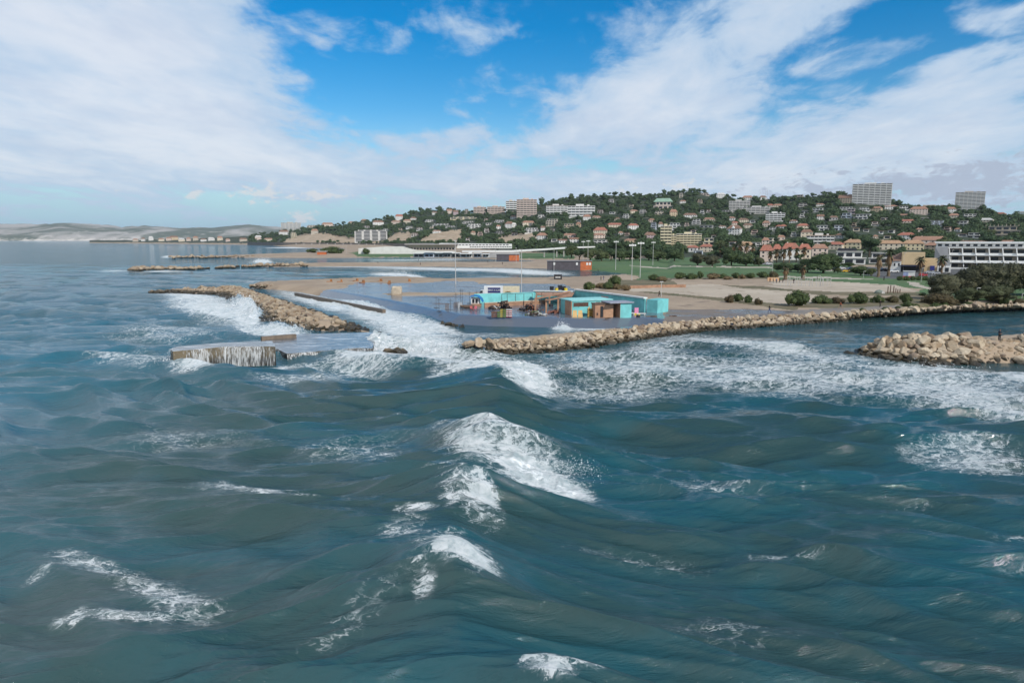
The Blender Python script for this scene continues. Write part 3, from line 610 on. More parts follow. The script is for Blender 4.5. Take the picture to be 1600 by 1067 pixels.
# ------------------------------------------------------------------ people
def skin_mesh(pts, edges, mat, name, sub=1):
    me = bpy.data.meshes.new(name); me.from_pydata([p[:3] for p in pts], edges, []); o = bpy.data.objects.new(name, me); COL.objects.link(o)
    o.modifiers.new('skin', 'SKIN').use_smooth_shade = True; sv = me.skin_vertices[0].data
    for i, p in enumerate(pts): sv[i].radius = (p[3], p[4] if len(p) > 4 else p[3])
    sv[0].use_root = True
    s_ = o.modifiers.new('sub', 'SUBSURF'); s_.levels = sub; s_.render_levels = sub
    r = bpy.data.meshes.new_from_object(o.evaluated_get(bpy.context.evaluated_depsgraph_get())); r.name = name
    bpy.data.objects.remove(o); r.materials.clear(); r.materials.append(mat); return r
M_SKIN = plain('skin', (.42, .25, .17), .6, .1); M_HAIR = plain('dark_hair', (.03, .022, .018), .7)
def pose(kind):
    st = {'stand': (.10, .02, .0, .0), 'walk': (.09, .30, .28, -.10), 'run': (.09, .42, .45, -.35)}[kind]
    hx, sw, arm, kn = st; J = {}
    J['pel'], J['bel'], J['che'], J['nec'], J['hea'], J['top'] = (0, 0, .95), (0, .0, 1.10), (0, -.01, 1.32), (0, -.02, 1.50), (0, -.03, 1.585), (0, -.02, 1.70)
    for s, k in ((-1, 'l'), (1, 'r')):
        f = s * sw
        J['hip' + k] = (s * hx, 0, .90); J['kne' + k] = (s * hx * 1.05, -f * .5 - (.04 if f > 0 else 0), .50); J['ank' + k] = (s * hx * 1.05, -f + (kn * -.3 if f < 0 else 0), .09 + (.12 if f < 0 and kind == 'run' else 0)); J['toe' + k] = (s * hx * 1.2, -f - .15, .04)
        J['sho' + k] = (s * .17, 0, 1.43)
        if kind == 'stand':
            J['elb' + k] = (s * .25, .03, 1.14); J['wri' + k] = (s * .12, -.20, 1.02); J['pal' + k] = (s * .06, -.26, 1.02)
        else:
            J['elb' + k] = (s * .24, f * .35 + .03, 1.17); J['wri' + k] = (s * .23, f * .7 - .08, .98); J['pal' + k] = (s * .23, f * .75 - .13, .91)
    return J
def make_person(kind, name_kind, jacket, trousers, label, u, v, face=0., group=None, shorts=False, fingers=False, height=1.76):
    J = pose(kind); g = G(u, v); k = height / 1.72
    root = thing('person', label, 'person', g, face, group); root.scale = (k,) * 3
    pts, ed, ix = [], [], {}
    def add(key, r, par=None, co=None, r2=None):
        ix[key] = len(pts); pts.append((*(co or J[key]), r, r2 or r))
        if par: ed.append((ix[par], ix[key]))
    add('pel', .13, None, None, .10); add('bel', .12, 'pel', None, .09); add('che', .15, 'bel', None, .10); add('nec', .05, 'che'); add('hea', .085, 'nec', None, .095); add('top', .07, 'hea', None, .085)
    for s, q in ((-1, 'l'), (1, 'r')):
        add('sho' + q, .06, 'che'); add('elb' + q, .042, 'sho' + q); add('wri' + q, .028, 'elb' + q); add('pal' + q, .035, 'wri' + q, None, .02)
        add('hip' + q, .09, 'pel'); add('kne' + q, .06, 'hip' + q); add('ank' + q, .042, 'kne' + q); add('toe' + q, .04, 'ank' + q)
        if fingers:
            b0 = Vector(J['pal' + q])
            for i in range(4):
                a = b0 + Vector((-s * .02, -.035, .03 - i * .02)); add(f'f{q}{i}', .009, 'pal' + q, tuple(a)); add(f'g{q}{i}', .008, f'f{q}{i}', tuple(a + Vector((-s * .02, -.03 + .004 * i, -.012)))); add(f'h{q}{i}', .007, f'g{q}{i}', tuple(a + Vector((-s * .035, -.035 + .004 * i, -.03))))
            a = b0 + Vector((-s * .01, -.01, .04)); add('t' + q, .010, 'pal' + q, tuple(a)); add('u' + q, .008, 't' + q, tuple(a + Vector((-s * .02, -.03, .012))))
    link('body', skin_mesh(pts, ed, M_SKIN, 'body'), root)
    pts, ed, ix = [], [], {}
    add('bel', .15, None, (0, 0, .93), .115); add('b2', .145, 'bel', (0, -.005, 1.12), .11); add('che', .172, 'b2', None, .118)
    add('nk', .07, 'che', (0, -.015, 1.465))
    for q in 'lr': add('sho' + q, .078, 'che'); add('elb' + q, .058, 'sho' + q); add('wri' + q, .042, 'elb' + q)
    link('jacket', skin_mesh(pts, ed, jacket, 'jacket'), root)
    pts, ed, ix = [], [], {}
    add('pel', .145, None, None, .112)
    for q in 'lr':
        add('hip' + q, .105, 'pel'); add('kne' + q, .075, 'hip' + q)
        if not shorts: add('ank' + q, .06, 'kne' + q)
    link('shorts' if shorts else 'trousers', skin_mesh(pts, ed, trousers, 'trousers'), root)
    hv = ICO2[0] * np.array([.098, .108, .075]) + np.array([0, -.008, 1.675]); link('hair', np_mesh('hair', hv, ICO2[1], [M_HAIR], True), root)
    sv_ = []; 
    for s in (-1, 1):
        link('shoe', np_mesh('shoe', ICO2[0] * np.array([.05, .13, .045]) + np.array(J['toe' + ('l' if s < 0 else 'r')]) + np.array([0, .06, .01]), ICO2[1], [plain('dark_shoe', (.03, .03, .03), .6)], True), root)
    mb = MB(); mb.tube((0, -.118, 1.60), (0, -.142, 1.575), .012, .018); mb.build('nose', M_SKIN, root, True)
    return root
C_NAVY, C_BLACK, C_GREY, C_RED, C_BLUE = plain('navy_cloth', (.012, .014, .026), .9), plain('black_cloth', (.012, .012, .013), .9), plain('grey_cloth', (.09, .09, .095), .9), plain('orange_red_cloth', (.42, .10, .04), .9), plain('blue_cloth', (.04, .08, .20), .9)
C_WHITE = plain('white_cloth', (.7, .7, .7), .9)
make_person('stand', 0, C_NAVY, C_BLACK, 'person in dark jacket and trousers standing on the rock mole holding something', 1561, 532, .3, fingers=True)
make_person('walk', 0, C_BLACK, C_BLUE, 'person in black top walking on the wet promenade beside the lone round bush', 1202, 488.5, 1.4)
make_person('run', 0, C_RED, C_GREY, 'person in orange-red top running along the promenade past the sandy bushes', 1313, 483, 1.2, shorts=True)
make_person('walk', 0, C_BLACK, C_BLACK, 'person all in black walking by the brown bush hedge on the promenade', 1375, 480, -1.2)
make_person('walk', 0, C_BLACK, C_NAVY, 'person in black standing at the grass edge below the pale sand court', 1030, 463.5, .5)
make_person('walk', 0, C_BLACK, C_NAVY, 'person in dark clothes at the water line beside the grey and orange beach hut', 934.5, 425.5, .8)
make_person('walk', 0, C_NAVY, C_BLACK, 'person on the sand behind the dark shrub, the darker of two together', 939, 438, .8)
make_person('walk', 0, C_GREY, C_BLUE, 'person on the sand behind the dark shrub, the greyer of two together', 943, 437.5, -.8)
for u, v in ((590.5, 412.5), (657, 414.5), (654, 408.5), (762, 410.5), (785, 414)): make_person('walk', 0, C_BLACK, C_BLACK, 'tiny dark figure far off on the long sand bar between the two bays', u, v, u, 'walkers on the far sand bar')
for u, v in ((1203, 441), (1208, 442), (1213, 442.5), (1218, 441.5), (1223, 442), (1240, 443)): make_person('stand', 0, rnd.choice((C_NAVY, C_GREY, C_RED, C_BLUE)), C_BLACK, 'small figure gathered by the exercise bars on the far sand court', u, v, u, 'people at the exercise bars')
make_person('walk', 0, C_GREY, C_BLACK, 'person in grey crossing the lawn path near the shaggy palms', 1276.5, 438, 1.); make_person('walk', 0, C_WHITE, C_GREY, 'person in white top crossing the lawn path near the shaggy palms', 1283.5, 438.5, 1.)
make_person('stand', 0, C_BLACK, C_BLACK, 'person in black by the parking lane in front of the white kiosk', 1381, 438.5, .2)

# ------------------------------------------------------------------ buildings
WALLC = {'W': ('white_render', (.66, .65, .62)), 'C': ('cream_render', (.62, .54, .42)), 'P': ('pink_render', (.60, .49, .42)), 'Y': ('yellow_render', (.63, .55, .37)), 'G': ('grey_render', (.36, .35, .34)), 'O': ('ochre_render', (.54, .43, .29)),
         'B': ('beige_concrete', (.50, .44, .36)), 'S': ('stone_wall', (.33, .28, .21)), 'L': ('pale_concrete', (.58, .56, .53)), 'K': ('dark_grey_wall', (.075, .07, .075)), 'M': ('mauve_render', (.42, .33, .34)), 'U': ('blue_white_render', (.50, .55, .62))}
def WM(k): return plain(WALLC[k][0], WALLC[k][1], .85, .10, .25)
def tile_mat(name, col):
    if name in MATS: return MATS[name]
    m, t, b = new_mat(name); n = noise(t, pos(t), 1.2, 5., .7); n2 = noise(t, pos(t), .18, 4., .6)
    c = mixc(t, n.step(.3, .7), [c * .62 for c in col], [c * 1.2 for c in col]); c = mixc(t, n2.step(.5, .7) * .5, c, (.20, .13, .09))
    t.links.new(c, b.inputs['Base Color']); b.inputs['Roughness'].default_value = .9
    t.links.new(bump(t, n, .8, .12), b.inputs['Normal']); MATS[name] = m; return m
RM = {'T': tile_mat('terracotta_tiles', (.34, .19, .13)), 'R': tile_mat('red_tiles', (.36, .14, .095)), 'A': tile_mat('orange_tiles', (.43, .27, .16)), 'N': tile_mat('brown_tiles', (.22, .13, .09)), 'F': plain('pale_flat_roof', (.52, .50, .47), .9, .2, .3),
      'K': plain('dark_flat_roof', (.10, .095, .09), .9, .2, .3), 'E': plain('green_copper_roof', (.24, .36, .27), .7, .2, .3)}
mg, t, b = new_mat('window_glass'); b.inputs['Base Color'].default_value = (.028, .032, .040, 1); b.inputs['Roughness'].default_value = .18
M_GLASS = mg
WIN = MB().box(-.5, .5, -.04, .04, 0, 1).mesh('window', M_GLASS)
M_TRIM = plain('white_trim', (.70, .70, .68), .7, .08)
FACING_RECTS = []
def win(root, x, y, z, w, h, side=0):
    o = link('window', WIN, root, (x, y, z)); o.scale = (w, 1, h)
    if side: o.rotation_euler = (0, 0, math.pi / 2)
    return o
def building(kind, u, v, w, h, wall, roof, label, name='house', cat='house', floors=0, yaw=0., depth=0., group=None, sides=True, bays=3):
    g = G(u, v); D = g.y; s = D / F; Wm, Hm = w * s, h * s
    c = 1 / max(.5, math.cos(R(abs(yaw)))); dep = depth or min(14., max(6., Wm * .6))
    if yaw: Wm = max(3, Wm * 1.0 - dep * abs(math.sin(R(yaw)))) * c
    az_ = math.atan2(g.x, g.y); root = thing(name, label, cat, (0, 0, 0), -az_ + R(yaw), group)
    f = Vector((math.sin(az_), math.cos(az_), 0)); root.location = g + f * (dep / 2)
    FACING_RECTS.append((u - w / 2, v - h, u + w / 2, v, D))
    x, y = Wm / 2, dep / 2; wm, rm = WM(wall), RM[roof]; base = -5.
    if kind in 'VE':
        hw = Hm * (.66 if Wm < Hm * 3.2 else .6); rh = Hm - hw
        MB().box(-x, x, -y, y, base, hw).build('wall', wm, root)
        mb = MB(); (mb.hip if kind == 'V' else mb.gable)(Wm, dep, hw + .05, rh, .45); ro = mb.build('roof', rm, root)
        if Wm > 7: q = MB(); q.box(-Wm * .22, -Wm * .22 + .8, .2, 1.2, hw, Hm + .7); q.build('chimney', wm, ro)
        nf = floors or max(1, round(hw / 3.1)); nw = max(2, min(6, int(Wm / 3.4))); fh = hw / nf
        for i in range(nf):
            for j in range(nw): win(root, -x + Wm * (j + .5) / nw, -y, i * fh + fh * .28, min(1.25, Wm / nw * .34), fh * .46)
            if sides:
                for sg in (-1, 1): win(root, sg * x, -y * .3, i * fh + fh * .28, 1.2, fh * .5, 1)
    elif kind == 'M':                                        # modern: stacked white slabs with dark glazing between
        nf = floors or max(1, round(Hm / 3.3)); fh = Hm / nf
        for i in range(nf):
            k = .92 if i < nf - 1 or nf == 1 else .72
            z0 = base if i == 0 else i * fh
            MB().box(-x * k, x * k, -y + (.0 if i == 0 else 1.2 * i), y, z0, (i + 1) * fh - .35).build('wall', wm, root)
            MB().box(-x * k - .5, x * k + .5, -y - .7 + 1.2 * i, y + .3, (i + 1) * fh - .35, (i + 1) * fh).build('roof_slab', RM['F'] if roof == 'F' else rm, root)
            nw = max(1, min(4, int(Wm / 6)))
            for j in range(nw): win(root, (-x + Wm * (j + .5) / nw) * k, -y + 1.2 * i, i * fh + fh * .18, Wm / nw * .72 * k, fh * .56)
            for sg in (-1, 1): win(root, sg * x * k, 0, i * fh + fh * .25, dep * .4, fh * .45, 1)
    elif kind == 'B':                                        # apartment block: balcony bands over shaded glazing
        fh = Hm / (floors + .35)
        MB().box(-x, x, -y, y, base, floors * fh).build('wall', wm, root)
        MB().box(-x - .3, x + .3, -y - .3, y + .3, floors * fh, floors * fh + .5).build('roof', rm, root)
        mb = MB(); mb.box(-Wm * .2, Wm * .1, -y * .4, y * .4, floors * fh + .5, floors * fh + .5 + fh * .7); mb.box(Wm * .22, Wm * .3, -y * .2, y * .3, floors * fh + .5, floors * fh + .5 + fh * .5); mb.build('lift_house', wm, root)
        for i in range(floors):
            for j in range(bays):
                bw = Wm / bays
                win(root, -x + bw * (j + .5), -y, i * fh + fh * .44, bw * .84, fh * .40)
            mb = MB(); mb.box(-x * .985, x * .985, -y - 1.3, -y - 1.15, i * fh, i * fh + fh * .46); mb.box(-x * .985, x * .985, -y - 1.15, -y - .05, i * fh, i * fh + .22); mb.build('balcony', wm if wall in 'WLYP' else M_TRIM, root)
            for sg in (-1, 1):
                if i % 1 == 0: win(root, sg * x, 0, i * fh + fh * .35, dep * .22, fh * .42, 1)
        for j in range(1, bays): MB().box(-x + Wm * j / bays - .16, -x + Wm * j / bays + .16, -y - 1.1, -y - .06, 0, floors * fh - .01).build('divider', wm, root)
    return root
HOUSES = [
 ('B', 455, 360, 29, 14, 'B', 'F', 'beige apartment tower standing alone at the left end of the town skyline', 8),
 ('M', 488, 354, 18, 5, 'C', 'F', 'low cream flats just right of the lone beige tower block'), ('V', 512, 354, 18, 7, 'P', 'T', 'pinkish house half behind trees on the ridge right of the low cream flats'),
 ('V', 444, 369, 15, 8, 'W', 'N', 'white house with a brown roof directly below the lone beige tower block'), ('M', 459, 374, 10, 9, 'Y', 'F', 'small yellow ochre cube house on the corniche cliff'), ('V', 492, 367, 11, 8, 'B', 'T', 'small beige house on top of the long tan roadside cliff'),
 ('V', 551, 347, 14, 5, 'C', 'T', 'cream house on the ridge above the dark pines, left of two'), ('V', 569, 346, 10, 6, 'B', 'T', 'narrow beige house on the ridge above the dark pines'), ('V', 591, 354, 17, 8, 'W', 'N', 'broad white house above the stepped white hotel'),
 ('M', 580, 379, 54, 19, 'L', 'F', 'stepped white hotel with four terraces above the corniche road'),
 ('V', 624, 346, 13, 9, 'W', 'R', 'white house with a bright red roof on the left slope'), ('V', 619, 351, 15, 5, 'P', 'T', 'low pink house with red roof below the bright red roofed white one'), ('V', 637, 350, 13, 6, 'C', 'T', 'cream house with tiled roof in the cluster under the pine wood'), ('V', 646, 346, 10, 6, 'W', 'N', 'small white house at the foot of the dark pine wood'),
 ('E', 702, 334, 9, 7, 'P', 'T', 'small pink gabled house among the skyline pines'), ('E', 712, 336, 8, 7, 'M', 'N', 'mauve gabled house next to the small pink skyline house'), ('M', 729, 334, 7, 7, 'B', 'F', 'beige cube house on the skyline left of the striped flats'),
 ('B', 750, 334, 20, 10, 'P', 'T', 'pink and white striped flats at the left of the ridge-top row', 4), ('B', 775, 334, 27, 11, 'P', 'N', 'longer striped flats with a brown penthouse in the ridge-top row', 4), ('B', 799, 326, 17, 16, 'B', 'F', 'taller beige flats peeking behind the ridge-top row', 5), ('B', 823, 338, 31, 27, 'P', 'T', 'tall pinkish apartment block with white balconies, biggest of the left ridge row', 8),
 ('M', 724, 344, 44, 4.5, 'Y', 'F', 'long low yellowish building below the striped ridge flats'), ('M', 672, 348, 18, 3.5, 'W', 'F', 'first strip of low white terraced villas under the pine wood'), ('M', 690, 353, 30, 3.5, 'W', 'F', 'long strip of low white terraced villas in mid slope'), ('M', 732, 350, 20, 3.5, 'L', 'F', 'pale flat villa right of the long terraced strip'),
 ('M', 741, 357, 26, 7, 'W', 'F', 'two-storey white villa with shaded terraces above the quarry cliff'), ('M', 781, 348, 18, 4, 'W', 'F', 'bright white flat roof villa below the tall pinkish block'), ('M', 764, 352, 13, 3, 'L', 'F', 'small low pale villa left of the bright white flat roof'), ('M', 640, 359, 14, 3.5, 'W', 'F', 'low white box house among trees on the left slope'), ('M', 676, 358, 11, 3, 'C', 'F', 'low cream box house above the tan cliff'), ('M', 703, 357, 20, 3, 'L', 'F', 'low pale house on the edge of the tan cliff'),
 ('M', 603, 363, 9, 5, 'W', 'F', 'white annexe beside the stepped hotel'), ('V', 796, 357, 14, 11, 'W', 'N', 'tall white villa with many windows on the rock edge'), ('M', 781, 366, 17, 5, 'G', 'K', 'grey flat building set into the rocky slope'),
 ('B', 870, 334, 33, 14, 'W', 'T', 'white balcony flats below the wooded crest, left of the pair', 4), ('B', 908, 337, 42, 17, 'W', 'F', 'wider white balcony flats below the wooded crest, right of the pair', 4),
 ('M', 894, 339, 13, 5, 'W', 'F', 'small white pavilion villa under the white balcony flats'), ('V', 917, 344, 12, 10, 'W', 'T', 'narrow white and pink house under the wider balcony flats'), ('V', 932, 341, 14, 5, 'P', 'T', 'low pink house right of the wider balcony flats'), ('M', 904, 346, 9, 3, 'W', 'F', 'tiny white house front under the balcony flats'),
 ('V', 827, 353, 24, 8, 'C', 'T', 'long cream house with a tiled roof below the tall pinkish block'), ('M', 863, 353, 22, 11, 'C', 'F', 'cream two-storey villa with deep loggias'), ('M', 845, 341, 13, 5, 'W', 'F', 'white terrace villa beside the tall pinkish block'), ('M', 831, 363, 24, 8, 'W', 'F', 'white modern villa with a dark band in the left mid slope'), ('E', 848, 360, 7, 7, 'W', 'N', 'small white gabled house in the left mid slope'),
 ('M', 889, 357, 20, 9, 'O', 'F', 'ochre modern villa with dark openings'), ('V', 904, 354, 8, 8, 'O', 'T', 'narrow ochre house beside the ochre modern villa'), ('V', 803, 357, 8, 8, 'W', 'F', 'narrow white house beside the tall rock edge villa'), ('V', 890, 371, 26, 7, 'P', 'T', 'pink tiled house row below the ochre villas'),
 ('V', 938, 368, 22, 14, 'C', 'R', 'cream stepped house with red roofs and dark arches'), ('V', 961, 355, 25, 7, 'C', 'R', 'long cream house with a red roof above the stepped one'), ('V', 847, 377, 17, 13, 'W', 'T', 'white villa with a pinkish arched front above the beach wall'), ('V', 989, 358, 17, 9, 'W', 'R', 'white house with a red roof left of the white tall-windowed house'), ('M', 978, 343, 11, 8, 'W', 'F', 'pale boxy villa high on the green slope'), ('V', 990, 333, 13, 6, 'C', 'T', 'small cream house far up left of the green roofed mansion'), ('M', 957, 334, 10, 3, 'W', 'F', 'tiny white roof line lost in the crest woods'),
 ('V', 935, 374, 20, 8, 'P', 'T', 'pink villa low down behind the sports masts'), ('M', 938, 380, 28, 6, 'W', 'F', 'long low white building behind the sports masts'), ('V', 986, 378, 22, 6, 'O', 'T', 'orange house half hidden by trees behind the masts'), ('E', 879, 380, 14, 6, 'W', 'N', 'white boat-shed gable by the coast road, left of two'), ('E', 897, 379, 15, 8, 'W', 'N', 'white boat-shed gable by the coast road, taller of two'), ('M', 866, 379, 10, 4, 'L', 'F', 'pale low box by the coast road wall'),
 ('V', 1052, 338, 12, 12, 'O', 'T', 'narrow orange tower house under the green roofed mansion'), ('M', 1004, 333, 13, 6, 'G', 'F', 'grey-white villa left of the green roofed mansion'), ('M', 1030, 335, 17, 5, 'C', 'F', 'flat cream villa just below the green roofed mansion'), ('V', 1078, 342, 21, 9, 'W', 'N', 'white house with a pale hipped roof right of the orange tower house'), ('M', 1097, 336, 7, 6, 'W', 'F', 'small white house alone in the dark trees'),
 ('M', 1088, 353, 15, 8, 'L', 'F', 'pale villa with a dark ground floor in the middle slope'), ('M', 1104, 357, 22, 4, 'G', 'F', 'long grey terrace wall villa in the middle slope'), ('V', 1107, 347, 22, 6, 'C', 'T', 'wide cream and red roofed house in the middle slope'), ('M', 1021, 360, 10, 13, 'U', 'F', 'tall white house with blue-shaded windows left of the yellow tower'), ('V', 1032, 356, 8, 10, 'W', 'N', 'narrow white house behind the yellow tower'), ('M', 1054, 358, 20, 11, 'W', 'F', 'white modern villa with stacked terraces behind the yellow wing'), ('V', 1015, 374, 20, 13, 'M', 'N', 'mauve gabled house left of the yellow tower'),
 ('M', 1064, 308, 6, 7, 'C', 'F', 'tiny cream block under the summit trees'), ('M', 1101, 307, 15, 4, 'P', 'F', 'pinkish flats on the skyline right of the summit'), ('V', 1126, 311, 14, 8, 'W', 'F', 'white house on the skyline right of the summit'), ('V', 1168, 312, 16, 9, 'W', 'T', 'bright white skyline house above the grey terraced flats'), ('V', 1192, 309, 11, 7, 'W', 'N', 'white skyline house near the aerials'),
 ('B', 1155, 328, 31, 15, 'L', 'F', 'grey stepped apartment block, left of the long terraced flats', 6), ('B', 1184, 334, 46, 11, 'L', 'F', 'long grey terraced flats on the upper right slope', 4), ('M', 1137, 332, 20, 4, 'L', 'F', 'low pale annexe in front of the grey stepped block'), ('B', 1211, 347, 28, 17, 'W', 'F', 'white apartment block with blank end wall at the right end of the terraced flats', 5),
 ('V', 1147, 370, 23, 16, 'W', 'N', 'large white symmetrical villa with a brown roof and pediment'), ('V', 1148, 351, 11, 6, 'P', 'R', 'little red roofed house above the symmetrical white villa'), ('V', 1161, 346, 16, 7, 'C', 'N', 'cream house left of two under the grey flats'), ('V', 1143, 345, 11, 6, 'W', 'T', 'small pinkish white house under the grey flats'), ('M', 1176, 346, 9, 4, 'W', 'F', 'white box under the long terraced flats'), ('V', 1197, 354, 11, 9, 'P', 'T', 'pinkish house below the white end-wall block'), ('V', 1168, 357, 14, 7, 'B', 'N', 'brown roofed house right of the symmetrical white villa'),
 ('B', 1040, 387, 17, 33, 'Y', 'F', 'slim seven-storey yellow tower block beside its long wing', 7), ('B', 1076, 385, 38, 19, 'Y', 'F', 'long yellow balcony wing right of the slim yellow tower', 5), ('B', 1052, 386, 9, 18, 'Y', 'F', 'narrow yellow link between the tower and the long wing', 5), ('M', 1107, 386, 20, 11, 'Y', 'F', 'low pale yellow house at the right end of the yellow wing'),
 ('V', 1082, 394, 20, 10, 'W', 'R', 'white house with bright red roof in front of the yellow wing'), ('V', 1104, 394, 21, 12, 'C', 'R', 'cream house with orange-red roof right of the bright red one'), ('M', 1091, 399, 15, 8, 'U', 'F', 'blue-white low house in front of the red roofs'), ('V', 1165, 395, 26, 18, 'P', 'A', 'house with big orange roof behind the palm row'), ('M', 1181, 385, 20, 7, 'W', 'F', 'white curved-front house above the palm row'), ('V', 1196, 382, 11, 12, 'P', 'T', 'pinkish tall house at the end of the palm row'), ('V', 1197, 409, 19, 26, 'P', 'R', 'pink house with red roof at the start of the sea-front terrace'),
 ('V', 1213, 406, 16, 24, 'C', 'R', 'cream terrace house with red roof, second on the sea front'), ('V', 1234, 406, 26, 26, 'W', 'R', 'white terrace house with long red roof and white columns'), ('V', 1256, 404, 20, 23, 'C', 'R', 'cream terrace house under the right part of the red roof'), ('V', 1280, 400, 24, 19, 'P', 'T', 'peach sea-front house with two windows and stone corner'), ('B', 1281, 381, 40, 16, 'W', 'A', 'white flats with orange roof and terraces above the terrace houses', 3), ('V', 1305, 390, 26, 12, 'C', 'R', 'cream house with wide red roof left of the yellow villas'), ('V', 1333, 390, 28, 15, 'Y', 'A', 'yellow villa with orange roof left of the big round tree'),
 ('V', 1388, 392, 42, 15, 'C', 'A', 'long cream flats with orange roof right of the big round tree'), ('V', 1426, 393, 30, 16, 'Y', 'A', 'yellow-cream flats with orange roof and balconies'), ('V', 1220, 374, 12, 8, 'P', 'T', 'little pink house above the long red roof'), ('M', 1203, 379, 14, 9, 'C', 'F', 'cream flat house at the left above the terrace row'),
 ('V', 1221, 358, 17, 9, 'W', 'R', 'white house with red roof right of the symmetrical villa slope'), ('M', 1207, 361, 13, 6, 'W', 'F', 'white low villa left of the red roofed white house'), ('V', 1254, 358, 20, 10, 'C', 'R', 'cream house with a small red roof in the right mid slope'), ('V', 1260, 370, 18, 13, 'C', 'N', 'cream house with ivy below the small red roof'), ('M', 1284, 359, 21, 9, 'W', 'F', 'white cube villa with dark windows in the right mid slope'), ('M', 1310, 358, 17, 8, 'U', 'F', 'white villa with a blue glass front'), ('M', 1240, 369, 9, 7, 'W', 'F', 'narrow white house deep in trees'), ('V', 1311, 374, 11, 8, 'L', 'N', 'pale gabled house behind the orange roofed flats'),
 ('V', 1203, 323, 10, 6, 'P', 'R', 'small red roofed house above the white end-wall block'), ('V', 1215, 323, 13, 7, 'C', 'T', 'cream gabled house above the white end-wall block'), ('M', 1249, 306, 16, 6, 'S', 'F', 'ruined looking stone house on the wooded skyline'), ('M', 1254, 321, 16, 5, 'G', 'F', 'grey flat villa below the ruined stone house'), ('M', 1258, 331, 14, 4, 'W', 'F', 'white slab villa in woods, left of two'), ('M', 1253, 338, 8, 6, 'W', 'F', 'small white villa edge deep in the woods'), ('M', 1279, 327, 23, 6, 'W', 'F', 'white stepped slab villa in woods, right of two'), ('E', 1321, 318, 21, 15, 'S', 'N', 'brown stone chalet gable left of the white skyline tower'), ('M', 1322, 328, 24, 5, 'L', 'F', 'long pale villa under the stone chalet'), ('M', 1330, 333, 14, 8, 'M', 'F', 'pinkish grey villa under the long pale one'),
 ('M', 1323, 340, 17, 8, 'U', 'F', 'white and blue-grey villa low under the skyline tower'), ('E', 1282, 343, 11, 9, 'W', 'N', 'white steep gabled house in the right woods'), ('V', 1302, 343, 13, 7, 'G', 'N', 'dark roofed house right of the steep white gable'), ('M', 1350, 330, 18, 6, 'W', 'F', 'white villa at the foot of the skyline tower'), ('V', 1369, 332, 17, 8, 'O', 'T', 'peach house at the foot of the skyline tower'), ('M', 1349, 343, 29, 8, 'W', 'F', 'long white modern villa with one dark window band'), ('V', 1390, 328, 22, 7, 'W', 'T', 'white house with orange roof right of the skyline tower'), ('M', 1383, 345, 16, 4, 'P', 'F', 'low pinkish wall house in the right woods'),
 ('M', 1411, 328, 18, 6, 'W', 'F', 'white box house on the ridge between the two towers'), ('V', 1435, 337, 24, 12, 'P', 'T', 'large peach house on the ridge between the two towers'), ('V', 1412, 339, 18, 6, 'S', 'T', 'brown red tiled house left of the large peach house'), ('V', 1416, 351, 26, 8, 'P', 'R', 'sprawling red tiled house with pink walls'), ('M', 1443, 342, 16, 3, 'W', 'F', 'white wall line below the large peach house'), ('M', 1463, 354, 25, 9, 'U', 'F', 'dark glazed villa under a thin white roof'), ('B', 1455, 323, 56, 6, 'B', 'N', 'long low brownish flats on the skyline between the two towers', 2), ('V', 1485, 334, 14, 9, 'W', 'T', 'white house at the left foot of the beige tower'),
 ('V', 1490, 343, 14, 9, 'B', 'T', 'beige pinkish house below the beige tower'), ('M', 1515, 343, 23, 6, 'W', 'F', 'white terrace villa right below the beige tower'), ('M', 1503, 354, 21, 8, 'W', 'F', 'white stepped villa in the woods below the beige tower'), ('V', 1539, 351, 22, 9, 'C', 'F', 'cream house with an arch left of the stone mansion'), ('V', 1563, 337, 16, 8, 'S', 'R', 'brick house in the skyline trees at the far right'),
 ('B', 1360.5, 323, 54, 32, 'W', 'F', 'wide white twelve-storey tower block on the skyline', 12), ('B', 1513.5, 333, 38, 30, 'B', 'F', 'beige fourteen-storey tower block, rightmost on the skyline', 14),
 ('M', 1565, 372, 50, 19, 'S', 'F', 'large beige stone mansion with rows of chimneys', 3), ('V', 1416, 375, 25, 12, 'W', 'R', 'white house with a thin red roof above the big terracotta roof'), ('V', 1452, 384, 52, 15, 'P', 'T', 'big terracotta roofed house right of the yellow flats'), ('V', 1518, 384, 56, 9, 'C', 'N', 'long brown tiled hall behind the white terraced hotel'), ('V', 1580, 384, 60, 9, 'C', 'T', 'long orange tiled hall at the right edge behind the hotel'), ('M', 1522, 374, 22, 8, 'W', 'F', 'white rooftop boxes between the long tiled halls'), ('V', 1458, 396, 24, 13, 'S', 'T', 'greyish stone house left of the white terraced hotel'),
]
for i, (u, w, wall) in enumerate(((212, 8, 'B'), (224, 6, 'W'), (236, 7, 'W'), (252, 9, 'C'), (264, 8, 'P'), (272, 12, 'O'), (284, 9, 'C'), (295, 7, 'P'), (306, 8, 'B'), (318, 9, 'W'), (330, 10, 'W'), (344, 8, 'C'), (356, 7, 'P'), (380, 12, 'B'), (404, 10, 'P'), (420, 14, 'C'))):
    HOUSES.append(('V', u, 378.2 - (i % 3) * .9, w, 4.5 + (i * 7 % 3), wall, 'TNFT'[i % 4], 'tiny house on the low far headland across the left water', 0, 'houses of the far headland'))
for hd in HOUSES:
    k, u, v, w, h, wa, ro, lab = hd[:8]; fl = hd[8] if len(hd) > 8 else 0; grp = hd[9] if len(hd) > 9 else None
    big = k == 'B'
    yaw = 0 if big or w > 30 else rnd.choice((-14, -8, 0, 6, 12))
    r_ = building(k, u, v, w, h, wa, ro, lab, 'apartment_block' if big else 'house', 'apartment block' if big else 'house', fl, yaw, 0, grp, sides=w > 9, bays=max(2, min(7, int(w / 5))) if big else 3)
def find(label): return next(o for o in COL.objects if o.get('label', '').startswith(label))
